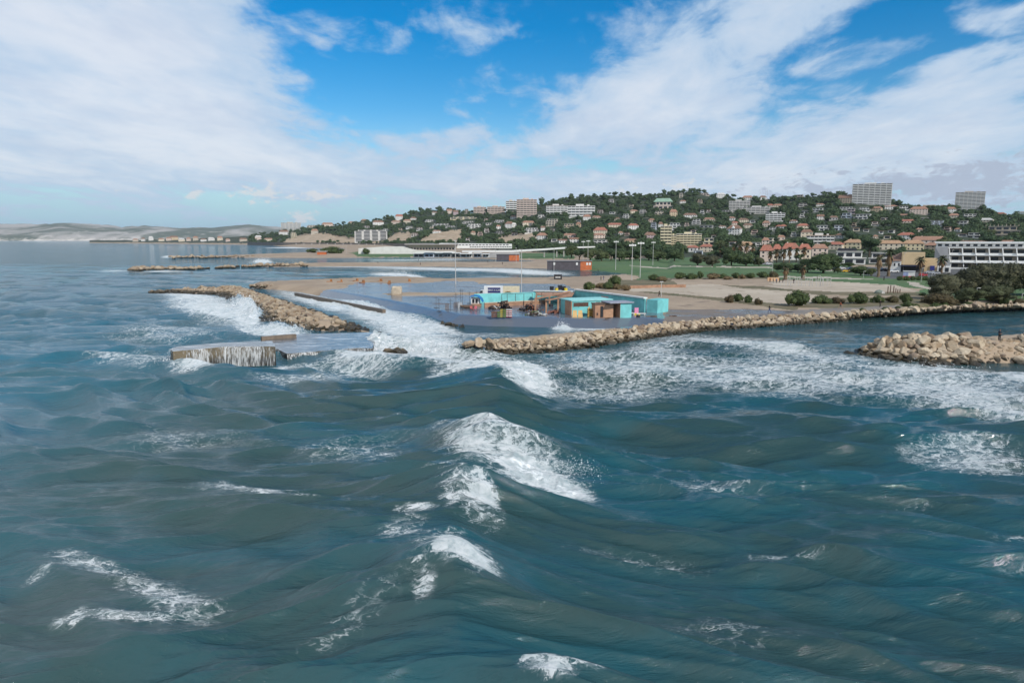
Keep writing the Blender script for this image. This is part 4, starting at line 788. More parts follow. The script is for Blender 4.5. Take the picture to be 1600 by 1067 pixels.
# the green roofed mansion, the pediment of the white villa, the chimneys of the stone mansion
mn = building('M', 1036, 326, 31, 12, 'P', 'F', 'pink and cream mansion with a green mansard roof on the wooded slope', 'mansion', 'mansion', 2)
g = G(1036, 326); s = g.y / F; MB().hip(29 * s, 14, 11.5 * s, 5.5 * s, .3, .1).build('mansard_roof', RM['E'], mn)
vl = find('large white symmetrical'); g = G(1147, 370); s = g.y / F
mb = MB(); mb.gable(6 * s, 3.5, 11 * s, 3.5 * s, .3); pd = mb.build('pediment', M_TRIM, vl); pd.rotation_euler = (0, 0, math.pi / 2); pd.location = (0, -6.2, 0)
mn = find('large beige stone mansion'); g = G(1565, 372); s = g.y / F
for k in range(9): MB().box((-22 + 5.2 * k) * s, (-21 + 5.2 * k) * s, -2, -.8, 18.9 * s, (21.6 + (k % 2)) * s).build('chimney', WM('S'), mn)

# the white terraced hotel
az_ = math.atan2(G(1475, 420).x, G(1475, 420).y); g = G(1536, 421); s = g.y / F
hotel = thing('terraced_hotel', 'long white terraced hotel with slanted dividing walls and a grey end wall', 'hotel', g, -az_)
s = g.y / F; L = 190 * s; x0 = -66 * s; FACING_RECTS.append((1468, 378, 1640, 420, g.y))
y0 = 1.; zt = 34 * s
outl = [(-7, 0), (0.2, zt), (16, zt), (16, -4), (-7, -4)]
mb = MB(); n = len(outl)
ew = [(x0 + 25 * s, -7.5, -3), (x0 + 17 * s, -1.0, zt), (x0, 1., zt), (x0, 0, -3)]
mb.add([(a, b_, c_) for a, b_, c_ in ew] + [(a, b_ + 16, c_) for a, b_, c_ in ew], [(0, 1, 2, 3), (7, 6, 5, 4), (0, 4, 5, 1), (1, 5, 6, 2), (2, 6, 7, 3), (3, 7, 4, 0)]); mb.build('end_wall', WM('G'), hotel)  # grey render here paints the shade on the white hotel's end wall
fh = 11.2 * s
for i in range(3):
    yb = 1.2 * i * .9
    MB().box(x0 + 17 * s, x0 + L, 1.6 + yb, 14, i * fh + (0 if i else -3), (i + 1) * fh - .02).build('wall', WM('B'), hotel)
    sl = MB(); sl.box(x0 + 17 * s, x0 + L, -3.2 + yb * 1.6, 1.55 + yb, (i + 1) * fh - .45, (i + 1) * fh); sl.box(x0 + 17 * s, x0 + L, -3.2 + yb * 1.6, -3.05 + yb * 1.6, i * fh + .0, i * fh + .95); sl.build('terrace', M_TRIM, hotel)
    for j in range(10): win(hotel, x0 + 24 * s + 17.3 * s * j + 3 * s, 1.58 + yb, i * fh + .3, 11 * s, fh * .62)
for j in range(11):
    xx = x0 + 19 * s + 17.3 * s * j
    MB().add([(xx + 4 * s, -3.4, 0), (xx + 5.2 * s, -3.4, 0), (xx + 5.2 * s, 1.5, 0), (xx + 4 * s, 1.5, 0), (xx - .6 * s, 0.2, zt - .5), (xx + .6 * s, 0.2, zt - .5), (xx + .6 * s, 1.6, zt - .5), (xx - .6 * s, 1.6, zt - .5)],
             [(3, 2, 1, 0), (4, 5, 6, 7), (0, 1, 5, 4), (1, 2, 6, 5), (2, 3, 7, 6), (3, 0, 4, 7)]).build('divider', M_TRIM, hotel)
MB().box(x0 + 1 * s, x0 + 118 * s, 5, 15, zt, zt + 6 * s).build('wall', WM('W'), hotel); MB().box(x0 - 1 * s, x0 + 120 * s, 4, 16, zt + 6 * s, zt + 8.5 * s).build('roof_slab', M_TRIM, hotel)
for j in range(12): win(hotel, x0 + (6 + 9.5 * j) * s, 5, zt + 1.2 * s, 5.5 * s, 3.6 * s)

# sea-front shops
b_ = building('M', 1326, 413, 50, 20, 'W', 'F', 'white modernist house with big square windows behind the parked cars', 'house', 'house', 2); MB().box(-7, 4, 0, 5, 8.2, 10).build('penthouse', plain('dark_glass_pavilion', (.03, .03, .035), .3), b_)
building('M', 1375, 412, 34, 17, 'L', 'F', 'pale grey house behind the two tall palms', 'house', 'house', 2)
sh = building('M', 1421, 425, 48, 31, 'O', 'F', 'blank pale orange shop building with a dark awning and gabled white wing', 'shop', 'shop', 1)
g = G(1421, 425); s = g.y / F
sh_wall = [c for c in sh.children if c.name.startswith(('wall', 'roof_slab', 'window'))]
for c in sh_wall: bpy.data.objects.remove(c)
M_PEACH = plain('pale_orange_render', (.62, .46, .27), .85, .08, .2)
MB().box(-12 * s, 19 * s, -6, 8, 11.2 * s, 30 * s).build('wall', M_PEACH, sh); MB().box(-12 * s, 19 * s, -4, 8, -2, 11.1 * s).build('ground_floor', WM('K'), sh); MB().box(19.1 * s, 36 * s, -3, 8, -2, 21 * s).build('side_wing', M_PEACH, sh)
MB().box(-30 * s, -12.1 * s, -7, 6, -2, 17 * s).build('white_wing', WM('W'), sh); mb = MB(); mb.add([(-31 * s, -7.5, 17 * s), (-11.9 * s, -7.5, 17 * s), (-11.9 * s, 6, 30 * s), (-31 * s, 6, 22 * s), (-31 * s, 6, 17 * s), (-11.9 * s, 6, 17 * s)], [(0, 1, 2, 3), (1, 5, 2), (0, 3, 4), (2, 5, 4, 3), (0, 4, 5, 1)]); mb.build('roof', RM['N'], sh)
MB().box(-13 * s, 20 * s, -9, -4.1, 9 * s, 10.6 * s).build('awning', plain('navy_awning', (.02, .025, .06), .7), sh)
for k in range(3): win(sh, (-27 + 6 * k) * s, -7, 9 * s, 2.4 * s, 4.5 * s)
MB().box(27 * s, 33 * s, -3.5, -3.05, 3 * s, 10 * s).build('sign_board', plain('blue_sign', (.03, .04, .22), .6), sh)
MB().box(36.5 * s, 54 * s, -4, 6, -2, 9 * s).build('low_wing', WM('W'), sh)
for k in range(2): win(sh, (41 + 8 * k) * s, -4, .3, 5 * s, 6.5 * s)
g = G(1420, 433); s = g.y / F; ks = thing('ticket_kiosk', 'white box kiosk with a red base stripe by the parking lane', 'kiosk', g, -math.atan2(g.x, g.y))
MB().box(-8 * s, 8 * s, -1.5, 1.5, .5, 9 * s).build('body', WM('W'), ks); MB().box(-8.1 * s, 8.1 * s, -1.6, 1.6, 0, .49).build('base_stripe', plain('red_stripe', (.45, .03, .03), .6), ks); MB().box(-8.4 * s, 8.4 * s, -1.8, 1.8, 9 * s, 9.5 * s).build('roof', M_TRIM, ks)
MB().box(-7.8 * s, -1 * s, -1.56, -1.49, 2 * s, 7.5 * s).build('blue_panel', plain('pale_blue_panel', (.28, .33, .52), .6), ks)

# corniche wall, white beach halls, cafes
def wallthing(name, label, cat, pts, z0, z1, th, mat, parts=None):
    r = thing(name, label, cat)
    for (a, c) in zip(pts[:-1], pts[1:]):
        d = (c - a); d.z = 0; d.normalize(); n = Vector((-d.y, d.x, 0)) * th / 2
        MB().prism([(q.x, q.y) for q in (a - n, c - n, c + n, a + n)], z0, z1).build('wall_segment', mat, r)
    return r
def GD(u, D): return Vector(((u - UC) / F * D * 1.011, D, 0))
cw = wallthing('corniche_wall', 'long grey concrete corniche road wall running under the tan cliffs', 'wall', [GD(u, D) for u, D in ((396, 2150), (450, 1850), (520, 1700), (600, 1500), (650, 1350))], -2, 9.5, 3., plain('grey_brown_concrete', (.17, .155, .14), .9, .2, .1))
for k in range(14):
    q = GD(470 + 12 * k, 1800 - 28 * k); MB().box(q.x - 1.2, q.x + 1.2, q.y - 2.4, q.y - 1.7, 1, 8.).build('buttress', WM('G'), cw)
def slab_line(pts, D, th_y, mat, name, parent):               # outline at depth D, given real thickness
    q = [PD(u, v, D) for u, v in pts]; mb = MB(); n = len(q)
    mb.add([(a.x, D, a.z) for a in q] + [(a.x, D + th_y, a.z) for a in q], [tuple(range(n)), tuple(range(2 * n - 1, n - 1, -1))] + [(i, n + i, n + (i + 1) % n, (i + 1) % n) for i in range(n)]); return mb.build(name, mat, parent)
M_CONC = plain('white_concrete', (.62, .61, .58), .85, .1, .2)
bh = thing('beach_hall', 'long white beach hall with a sweeping white wall and dark window strip', 'hall')
slab_line([(560, 388), (600, 385.5), (630, 385.2), (640, 388.5), (652, 391), (680, 392.5), (712, 392.3), (712, 397.5), (560, 397.5)], 760, 10, M_CONC, 'sweeping_wall', bh)
slab_line([(636, 382.5), (712, 382), (714, 387.8), (637, 387.8)], 764, 40, WM('B'), 'wall', bh); slab_line([(632, 380.6), (670, 380.6), (672, 381.6), (715, 380.8), (715, 382.9), (632, 382.9)], 758, 50, plain('grey_roof_sheet', (.27, .25, .24), .7, .1), 'roof', bh)
for k in range(16): q = PD(639 + 4.6 * k, 390.0, 763.9); win(bh, q.x, q.y, q.z, 2.2, 1.9)
slab_line([(686, 380.2), (800, 381.5), (800, 388.4), (686, 388)], 766, 30, M_TRIM, 'upper_hall', bh)
for k in range(24): q = PD(735 + 2.75 * k, 386.6, 765.9); win(bh, q.x, q.y, q.z, 1.2, 1.1)
for k in range(20): q = PD(692 + 5.3 * k, 383.4, 765.9); win(bh, q.x, q.y, q.z, 2.6, .9)
fb_ = thing('footbridge', 'white arched footbridge deck on slim piers above the far beach', 'footbridge')
slab_line([(722, 392), (800, 391.2), (850, 388.6), (888, 386), (930, 385), (930, 386.8), (888, 388.5), (850, 391.2), (800, 394), (722, 394)], 640, 6, M_TRIM, 'deck', fb_)
for u, vb in ((850.5, 405), (870, 402), (881, 403), (812, 402)): a, c = PD(u, 389.5, 643), GD(u, 643); MB().box(a.x - .6, a.x + .6, 642.4, 643.6, 0, a.z).build('pier', plain('grey_concrete_pier', (.33, .32, .30), .9), fb_)
cafe = thing('beach_cafe', 'row of glassy beach cafes on the far shore in front of the white hall', 'cafe')
for k, (u0, u1, v0) in enumerate(((646, 662, 396.5), (663, 678, 394.8), (679, 692, 395.4), (693, 705, 395), (706, 718, 396), (719, 738, 397), (740, 752, 396.5), (754, 764, 397.5))):
    slab_line([(u0, v0), (u1, v0), (u1, 402.4), (u0, 402.4)], 575 - 3 * (k % 2), 8, [WM('L'), WM('U'), WM('W'), WM('G'), WM('B')][k % 5], 'bay', cafe)
    slab_line([(u0 - .5, v0 - .8), (u1 + .5, v0 - .8), (u1 + .5, v0), (u0 - .5, v0)], 571 - 3 * (k % 2), 12, M_TRIM, 'roof', cafe)
    for j in range(2): q = PD(u0 + (u1 - u0) * (.27 + .46 * j), 401.3, 574.9 - 3 * (k % 2)); win(cafe, q.x, q.y, q.z, (u1 - u0) * .36 * .54, 1.9)
slab_line([(764, 395), (812, 394), (812, 403.5), (764, 402.6)], 600, 3, WM('G'), 'retaining_wall', cafe)
sg_ = thing('white_sign', 'white square sign board above the far beach cafes', 'sign'); slab_line([(732, 393), (737.5, 393), (737.5, 396.6), (732, 396.6)], 560, .4, M_TRIM, 'board', sg_); q = GD(734.7, 560.2); MB().tube((q.x, q.y, 1), (q.x, q.y, 6), .12).build('post', WM('G'), sg_)
def hut(name, label, cat, u0, u1, v, h, depth, wall, roofm, over=.4):
    a, c = G(u0, v), G(u1, v); g = (a + c) / 2; az_ = math.atan2(g.x, g.y); s = g.y / F; w = (u1 - u0) * s
    r = thing(name, label, cat, g, -az_); MB().box(-w / 2, w / 2, 0, depth, -.6, h * s).build('wall', wall, r)
    MB().box(-w / 2 - over, w / 2 + over, -over, depth + over, h * s, h * s + .3).build('roof', roofm, r); return r, w, h * s
M_DARKG, M_ORANGE = plain('dark_grey_boards', (.085, .075, .085), .8, .2, .6), plain('orange_boards', (.50, .14, .05), .8, .2, .6)
r, w, h = hut('beach_hut', 'long dark grey beach hut with an orange right end at the water line', 'hut', 855, 924, 421.5, 13, 9, M_DARKG, plain('grey_sheet_roof', (.22, .21, .21), .7))
MB().box(w * .25, w / 2 + .03, -.06, 9.05, -.6, h - .02).build('orange_end', M_ORANGE, r)
for x in (-.34, .17, .40, .46): MB().box(w * x - .55, w * x + .55, -.14, -.08, h * .55, h * .85).build('white_sign', M_TRIM, r)
r, w, h = hut('beach_hut', 'small hut with orange right half on the far shore below the cafes', 'hut', 776, 811, 407, 8.5, 8, M_DARKG, WM('K')); MB().box(w * .05, w / 2 + .03, -.06, 8.05, -.6, h - .02).build('orange_end', M_ORANGE, r)
r, w, h = hut('container', 'small black container with three white marks on the sand bar', 'container', 865.5, 878, 437, 6.5, 3, plain('black_steel', (.03, .028, .03), .6), plain('black_steel', (.03, .03, .03), .6), .05)
for x in (-.22, 0, .22): MB().box(w * x - .24, w * x + .24, -.1, -.04, h * .42, h * .7).build('white_mark', M_TRIM, r)

# ------------------------------------------------------------------ trees, palms, bushes
def leaf_mat(name, c1, c2, c3):
    m, t, b = new_mat(name); gi = S(t, t.nodes.new('ShaderNodeNewGeometry').outputs['Random Per Island']); rn = S(t, t.nodes.new('ShaderNodeObjectInfo').outputs['Random'])
    n = noise(t, pos(t), .22, 4., .6)
    c = mixc(t, (gi * .6 + n * .8 - .2).step(.2, .85), c1, c2); c = mixc(t, (rn + n * .3 - .15).step(.55, 1.) * .8, c, c3)
    t.links.new(c, b.inputs['Base Color']); b.inputs['Roughness'].default_value = .75; b.inputs['Specular IOR Level'].default_value = .25
    return m
M_PINE = leaf_mat('pine_needles', (.028, .052, .024), (.059, .097, .042), (.086, .115, .046))
M_OAK = leaf_mat('dark_leaves', (.031, .052, .020), (.070, .101, .038), (.090, .104, .042))
M_TAMA = leaf_mat('grey_brown_twigs', (.038, .042, .023), (.090, .090, .049), (.070, .086, .035))
M_BUSH = leaf_mat('bush_leaves', (.038, .059, .020), (.086, .112, .038), (.070, .101, .035))
M_GOLD = leaf_mat('dry_golden_leaves', (.10, .075, .035), (.19, .145, .075), (.15, .105, .055))
M_BROWN = leaf_mat('brown_green_leaves', (.055, .042, .020), (.105, .080, .040), (.075, .068, .030))
M_BARK = plain('bark', (.085, .062, .045), .95, .35, 2.)
M_PALMB = plain('shaggy_palm_trunk', (.16, .115, .07), .95, .4, 2.5, 0, .08)
M_PALM = leaf_mat('palm_fronds', (.030, .042, .018), (.062, .075, .032), (.075, .07, .035)); M_PDRY = leaf_mat('dry_palm_fronds', (.14, .085, .04), (.24, .15, .08), (.20, .13, .07))
def crown_np(kind, seed, nleaf, size, core=ICO1, nl=0):
    """foliage of radius about 1, base at z 0: lobes covered in leaf-sized faces round a rough inner mass"""
    r = np.random.RandomState(seed); lobes = []
    if kind == 'pine':                                       # wide umbrella
        for _ in range(9): a, q = r.uniform(0, 6.28), r.uniform(0, .68); lobes.append((q * math.cos(a), q * math.sin(a), 1.05 + r.uniform(-.16, .16), r.uniform(.26, .42), .62))
        lobes.append((0, 0, .95, .5, .6))
    elif kind == 'cypress':
        for i in range(7): z = .25 + i * .42; lobes.append((r.uniform(-.06, .06), r.uniform(-.06, .06), z, .42 * (1 - (i / 7.5) ** 1.6), 1.3))
    elif kind == 'bush':
        for _ in range(nl or 14): a, q = r.uniform(0, 6.28), r.uniform(.1, .80); lobes.append((q * math.cos(a), q * math.sin(a), r.uniform(.1, .66 - .3 * q), r.uniform(.18, .36), .9))
        lobes.append((0, 0, .45, .55, .8))
    else:                                                    # round
        for _ in range(nl or 20): a, q = r.uniform(0, 6.28), r.uniform(.1, .80); lobes.append((q * math.cos(a), q * math.sin(a), r.uniform(.35, 1.38 - .4 * q), r.uniform(.18, .34) * (1.3 if nl else 1), .85))
        lobes.append((0, 0, .85, .6, .9))
    lobes = np.array(lobes); V, Fc, n0 = [], [], 0
    for l in lobes:
        v = core[0] * (l[3] * .84) * (1 + (r.rand(len(core[0]), 1) - .5) * .35) * np.array([1, 1, l[4]]) + l[:3]; V.append(v); Fc.append(core[1] + n0); n0 += len(v)
    pk = r.choice(len(lobes), nleaf, p=lobes[:, 3] ** 2 / (lobes[:, 3] ** 2).sum()); L = lobes[pk]
    d = r.normal(size=(nleaf, 3)); d[:, 2] = np.abs(d[:, 2]) * np.where(r.rand(nleaf) < .78, 1, -1); d /= np.linalg.norm(d, axis=1)[:, None]
    c = L[:, :3] + d * L[:, 3:4] * r.uniform(.82, 1.16, (nleaf, 1)) * np.stack([np.ones(nleaf), np.ones(nleaf), L[:, 4]], -1)
    nrm = d + r.normal(size=(nleaf, 3)) * .55; nrm /= np.linalg.norm(nrm, axis=1)[:, None]
    a = np.cross(nrm, r.normal(size=(nleaf, 3))); a /= np.linalg.norm(a, axis=1)[:, None]; b_ = np.cross(nrm, a); s = size * r.uniform(.6, 1.5, (nleaf, 1))
    q = np.stack([c - a * s - b_ * s * .6, c + a * s * .2 - b_ * s, c + a * s + b_ * s * .5], 1).reshape(-1, 3)
    V.append(q); Fc.append(np.arange(nleaf * 3).reshape(-1, 3) + n0)
    return np.concatenate(V), np.concatenate(Fc)
def trunk_np(h, r0, kind, seed):
    r = random.Random(seed); mb = MB(); mb.tube((0, 0, -.15), (.03, .02, h * .6), r0, r0 * .7, 7)
    for i in range(4):
        a = r.uniform(0, 6.28); mb.tube((.03, .02, h * r.uniform(.45, .62)), (.42 * math.cos(a), .42 * math.sin(a), h * r.uniform(.9, 1.15)), r0 * .5, r0 * .2, 6)
    return mb
def tree_proto(kind, seed, mat, nleaf, size, th=.8, core=ICO2):
    v, f = crown_np(kind, seed, nleaf, size, core); return np_mesh('crown', v, f, [mat], False), trunk_np(th, .075, kind, seed).mesh('trunk', M_BARK, True)
TP = {}
for k, m_, n_, s_ in (('round', M_OAK, 2600, .050), ('pine', M_PINE, 2600, .048), ('tamarisk', M_TAMA, 3600, .038), ('bush', M_BUSH, 1500, .055), ('gold', M_GOLD, 1500, .05), ('brown', M_BROWN, 1500, .05), ('cypress', M_PINE, 1500, .05)):
    kk = {'tamarisk': 'round', 'gold': 'bush', 'brown': 'bush'}.get(k, k); TP[k] = [tree_proto(kk, 40 + i * 7 + len(k), m_, n_, s_) for i in range(3)]
HGT = {'round': 1.62, 'pine': 1.42, 'tamarisk': 1.62, 'bush': .98, 'gold': .98, 'brown': .98, 'cypress': 3.1}
def plant(kind, name, cat, u, v, w, h, label, group, i=0):
    g = G(u, v); s = g.y / F; rx, hz = w * s / 2, h * s / HGT[kind]
    o = thing(name, label, cat, g, rnd.uniform(0, 6.28), group); cm, tm = TP[kind][i % 3]
    c = link('crown' if 'tree' in name else 'foliage', cm, o); c.scale = (rx * 1.02, rx * 1.02, hz) if 'tree' in name else (rx * rnd.uniform(.9, 1.3), rx * rnd.uniform(.8, 1.05), hz * rnd.uniform(.85, 1.1))
    tk = link('trunk' if 'tree' in name else 'stem', tm, o); tk.scale = (rx, rx, hz * 1.15 if 'tree' in name else hz * .5)
    FACING_RECTS.append((u - w * .3, v - h * .7, u + w * .3, v, g.y)) if h > 20 else None
    return o
BUSHES = [  # kind, u, v, w, h, label
 ('bush', 1246, 478, 42, 25, 'largest lone round dark bush at the edge of the pale sand court'), ('bush', 1283, 474, 27, 13, 'low dark bush on the sand, first right of the lone round bush'), ('brown', 1306, 474, 22, 12, 'low brown bush second right of the lone round bush'),
 ('bush', 1341, 475, 38, 22, 'big rounded dark green bush in the middle of the sandy hedge row'), ('bush', 1371, 473, 24, 15, 'dark bush between the big rounded one and the brown one'), ('brown', 1396, 473, 24, 14, 'russet brown bush behind the walker in black'), ('bush', 1415, 473, 18, 17, 'upright dark bush ending the sandy hedge row'),
 ('bush', 1347, 487, 12, 6, 'small dark shrub at the kerb, leftmost of the low kerb shrubs'), ('bush', 1384, 486, 16, 8, 'small green shrub on the rocks edge by the walker in black'), ('bush', 1403, 483, 11, 5, 'tiny green tuft between two kerb shrubs'), ('bush', 1418, 481, 18, 11, 'green kerb shrub below the upright dark bush'), ('bush', 1431, 481, 11, 7, 'little green shrub just right of the kerb shrub pair'),
 ('brown', 1465, 476, 52, 20, 'wide brown and green mound of bush left of the dark wood'), ('bush', 1461, 486, 20, 14, 'grey-green shrub on the rock bank under the wide brown mound'), ('bush', 1476, 482, 15, 10, 'green shrub behind the grey-green one on the rock bank'), ('bush', 1513, 485, 16, 14, 'green shrub on the rocks left of the near lamp post'), ('brown', 1527, 483, 12, 8, 'brownish shrub at the foot of the near lamp post'), ('bush', 1543, 482, 15, 10, 'green shrub on the rocks right of the near lamp post'), ('bush', 1568, 477, 18, 13, 'leafy green shrub in front of the dark wood'), ('brown', 1592, 481, 26, 17, 'dark brown bush at the right edge above the rocks'),
 ('brown', 1141, 473, 19, 13, 'brown bush at the left end of the four on the sand court edge'), ('bush', 1153, 471, 16, 13, 'dark green bush, second of four on the sand court edge'), ('bush', 1169, 473, 14, 12, 'dark square-cut bush, third of four on the sand court edge'), ('brown', 1183, 476, 14, 12, 'brown bush at the right end of the four on the sand court edge'),
 ('bush', 1062, 436, 22, 10, 'first dark bush at the left of the long lawn hedge'), ('bush', 1080, 436, 20, 9, 'second dark bush of the long lawn hedge'), ('bush', 1093, 435, 13, 11, 'tall narrow dark bush in the long lawn hedge'), ('gold', 1114, 436, 27, 9, 'golden dry bush in the long lawn hedge, wider of two'), ('bush', 1130, 435, 16, 9, 'dark bush between the two golden hedge bushes'), ('gold', 1137, 437, 16, 6, 'low reddish dry bush in the long lawn hedge'), ('bush', 1150, 435, 14, 9, 'dark hedge bush left of the round golden one'), ('gold', 1159, 436, 13, 9, 'round golden bush in the long lawn hedge'), ('bush', 1173, 435, 20, 10, 'dark hedge bush right of the round golden one'), ('bush', 1192, 434, 20, 10, 'last dark bush at the right end of the long lawn hedge'),
 ('bush', 1022, 438, 18, 10, 'green bush left of the golden grass by the tall masts'), ('gold', 1034, 440, 22, 9, 'golden bush by the two tallest masts'), ('bush', 920, 453, 20, 15, 'dark spiky shrub at the left of the beach shrub group'), ('gold', 941, 450, 24, 9, 'golden dry shrub behind the dark beach shrubs'), ('bush', 950, 452, 20, 14, 'dark shrub in the middle of the beach shrub group'), ('bush', 961, 446, 22, 16, 'tallest dark windblown shrub of the beach group'), ('gold', 964, 452, 16, 8, 'golden clump left of the round golden one'), ('gold', 976, 454, 18, 10, 'round golden clump at the right of the beach shrubs'),
 ('bush', 489, 395, 20, 7, 'far dark bush by the orange huts on the outer beach'), ('bush', 520, 396, 34, 10, 'wide far dark bush on the outer beach'), ('bush', 571, 397, 12, 9, 'lone small dark bush before the sweeping white wall'), ('bush', 628, 391.5, 12, 4, 'tiny dark shrub on the far green bank'), ('brown', 1207, 434, 20, 10, 'dark shrub beside the sand wall at the foot of the pole'), ('bush', 1442, 462, 14, 5, 'low shrub left of the wide brown mound')]
for i, (k, u, v, w, h, lab) in enumerate(BUSHES): plant(k, 'bush', 'bush', u, v, w * 1.15, h * 1.05, lab, None, i)
TREES = [('round', 893, 403, 34, 22, 'dark round tree at the right end of the white footbridge', None), ('round', 874, 399, 20, 12, 'small tree under the footbridge end', None),
 ('round', 1286, 427, 56, 36, 'largest round dark tree on the lawn in front of the white houses', None), ('round', 1262, 426, 34, 25, 'dark tree joined to the left side of the largest lawn tree', None), ('round', 1226, 425, 34, 17, 'low dark tree left of the shaggy palms', None), ('round', 1247, 425, 24, 14, 'low dark tree between the shaggy palms', None), ('round', 1309, 427, 16, 10, 'small hedge tree right of the largest lawn tree', None),
 ('pine', 1358, 399, 36, 31, 'big dark evergreen among the yellow villas', None), ('tamarisk', 1090, 415, 30, 22, 'bare brownish tree on the lawn edge', None), ('tamarisk', 1113, 416, 30, 19, 'purple-brown tree right of the bare brownish one', None), ('round', 1143, 415, 36, 26, 'green tree in the middle of the lawn edge clump', None), ('round', 1166, 416, 34, 22, 'dark green tree right of the middle lawn clump', None), ('tamarisk', 1186, 416, 20, 16, 'greyish small tree ending the lawn edge clump', None),
 ('cypress', 1066, 406, 13, 25, 'dark pointed conifer right of the lawn wood', None), ('round', 1345, 431, 32, 18, 'dark tree by the parking lane, left of two', None), ('round', 1361, 432, 18, 15, 'dark tree at the foot of the tall palm', None), ('round', 1326, 417, 22, 8, 'hedge tree below the square windows', None), ('round', 1448, 402, 24, 18, 'tree between the blank orange shop and the stone house', None), ('round', 1455, 416, 20, 16, 'tree behind the short palm by the hotel end wall', None), ('pine', 1591, 390, 26, 16, 'green pine over the hotel roof at the right edge', None), ('cypress', 1575, 373, 9, 13, 'cypress before the stone mansion', None), ('round', 1546, 373, 28, 16, 'grey-green tree at the left corner of the stone mansion', None),
 ('tamarisk', 1478, 468, 66, 46, 'grey-brown tree at the left edge of the dark wood', None), ('tamarisk', 1522, 466, 80, 60, 'tallest tree of the dark wood by the near lamp', None), ('tamarisk', 1566, 462, 84, 58, 'broad brownish tree in the middle of the dark wood', None), ('tamarisk', 1615, 462, 90, 58, 'brown tree at the right edge of the dark wood', None), ('tamarisk', 1510, 476, 50, 30, 'low front tree of the dark wood behind the near lamp', None), ('tamarisk', 1560, 474, 60, 32, 'low front tree of the dark wood right of the near lamp', None), ('round', 1540, 450, 70, 42, 'greener tree standing behind the dark wood', None)]
for i, u in enumerate((905, 922, 940, 955, 968, 984, 1000, 1014, 1028, 1042, 1054)): TREES.append(('round' if i % 3 else 'pine', u, 408 - (i % 2) * 1.5, 30 + (i * 5) % 9, 19 + (i * 7) % 7, 'leafy dark tree in the row behind the sports lawn', 'tree row behind the lawn'))
for i, (k, u, v, w, h, lab, gp) in enumerate(TREES): plant(k, 'tree', 'tree', u, v, w, h, lab, gp, i)
# palms
def frond_np(r, n, L, droop, width, z0, upmin, upmax):
    V, Fc = [], []
    for i in range(n):
        a = 6.283 * i / n + r.uniform(-.2, .2); e = r.uniform(upmin, upmax); ll = L * r.uniform(.8, 1.1); c_, s_ = math.cos(a), math.sin(a); base = len(V)
        for k in range(6):
            f = k / 5; d = ll * f * math.cos(e); z = z0 + ll * f * math.sin(e) - droop * ll * f * f; w = width * math.sin(math.pi * (f * .9 + .1)) + .02
            V += [(c_ * d - s_ * w, s_ * d + c_ * w, z - w * .5), (c_ * d, s_ * d, z), (c_ * d + s_ * w, s_ * d - c_ * w, z - w * .5)]
        for k in range(5):
            o = base + 3 * k; Fc += [(o, o + 1, o + 4, o + 3), (o + 1, o + 2, o + 5, o + 4)]
    return V, Fc
pr = random.Random(5)
v, f = frond_np(pr, 30, 2.3, .55, .30, 0, -.3, 1.2); PALM_C = np_mesh('crown', v, f, [M_PALM]); v, f = frond_np(pr, 24, 1.7, .9, .28, -.4, -1.2, -.4); PALM_D = np_mesh('dry_skirt', v, f, [M_PDRY])
mb = MB(); mb.tube((0, 0, -.02), (.02, 0, .25), 1.25, .9, 9); mb.tube((.02, 0, .25), (0, .02, .65), .9, 1.0, 9); mb.tube((0, .02, .65), (0, 0, 1), 1.0, 1.5, 9); PALM_T = mb.mesh('trunk', M_PALMB, True)
def palm(u, v, h, w, thick, label, group=None):
    g = G(u, v); s = g.y / F; o = thing('palm_tree', label, 'palm tree', g, pr.uniform(0, 6), group); hz = h * s; r_ = w * s / 2
    t_ = link('trunk', PALM_T, o); t_.scale = (thick, thick, hz * .8)
    c = link('crown', PALM_C, o, (0, 0, hz * .80)); c.scale = (r_ / 1.9,) * 3; d = link('dry_skirt', PALM_D, o, (0, 0, hz * .80)); d.scale = (r_ / 2.0, r_ / 2.0, hz * .16)
for u, v, h, w, th, lab in ((1227, 438, 24, 16, .75, 'short thick shaggy palm on the lawn, left of two'), (1254, 437, 26, 17, .70, 'short thick shaggy palm on the lawn, right of two'), (1372, 433, 40, 16, .62, 'tall palm before the pale grey house, left of two'), (1388, 432, 48, 20, .62, 'tallest palm beside the gabled white shop wing'), (1437, 429, 30, 18, .45, 'slender palm in front of the blank orange shop'), (1471, 427, 29, 20, .45, 'palm in front of the grey hotel end wall')): palm(u, v, h, w, th, lab)
for i, (u, v, h) in enumerate(((1213, 411, 24), (1224, 412, 25), (1233, 411, 28), (1244, 410, 25), (1256, 408, 24), (1203, 411, 20), (1125, 402, 24), (1134, 402, 25), (1146, 402, 24), (1156, 402, 26), (1166, 402, 25), (1176, 403, 24), (1188, 404, 24))): palm(u, v, h, 12, .35, 'palm in the row before the red roofed sea-front houses', 'palms along the sea front')

# small pale houses half buried in the trees
hq = random.Random(23); n_ = 0
for _ in range(900):
    u = hq.uniform(560, 1580); vf, vt = float(vfoot(np.float64(u))), float(lerpt(u, VTOP)); v = vt + (vf - vt) * hq.uniform(.12, .80); w, h = hq.uniform(7, 13), hq.uniform(4, 7)
    if n_ >= 45: break
    if any(abs(u - (r[0] + r[2]) / 2) < (w + r[2] - r[0]) / 2 + 1 and v - h < r[3] + 1.5 and v > r[1] - 1 for r in FACING_RECTS): continue
    if any(inside(np.array([u]), np.array([v - 2]), c)[0] for c in CLIFFS): continue
    building(hq.choice('MMV'), u, v, w, h, hq.choice('WWCLP'), hq.choice('TNT'), 'small pale house half buried in trees on the wooded hillside', 'house', 'house', 0, hq.choice((-12, 0, 10)), 0, 'small houses half buried in trees', sides=False); n_ += 1
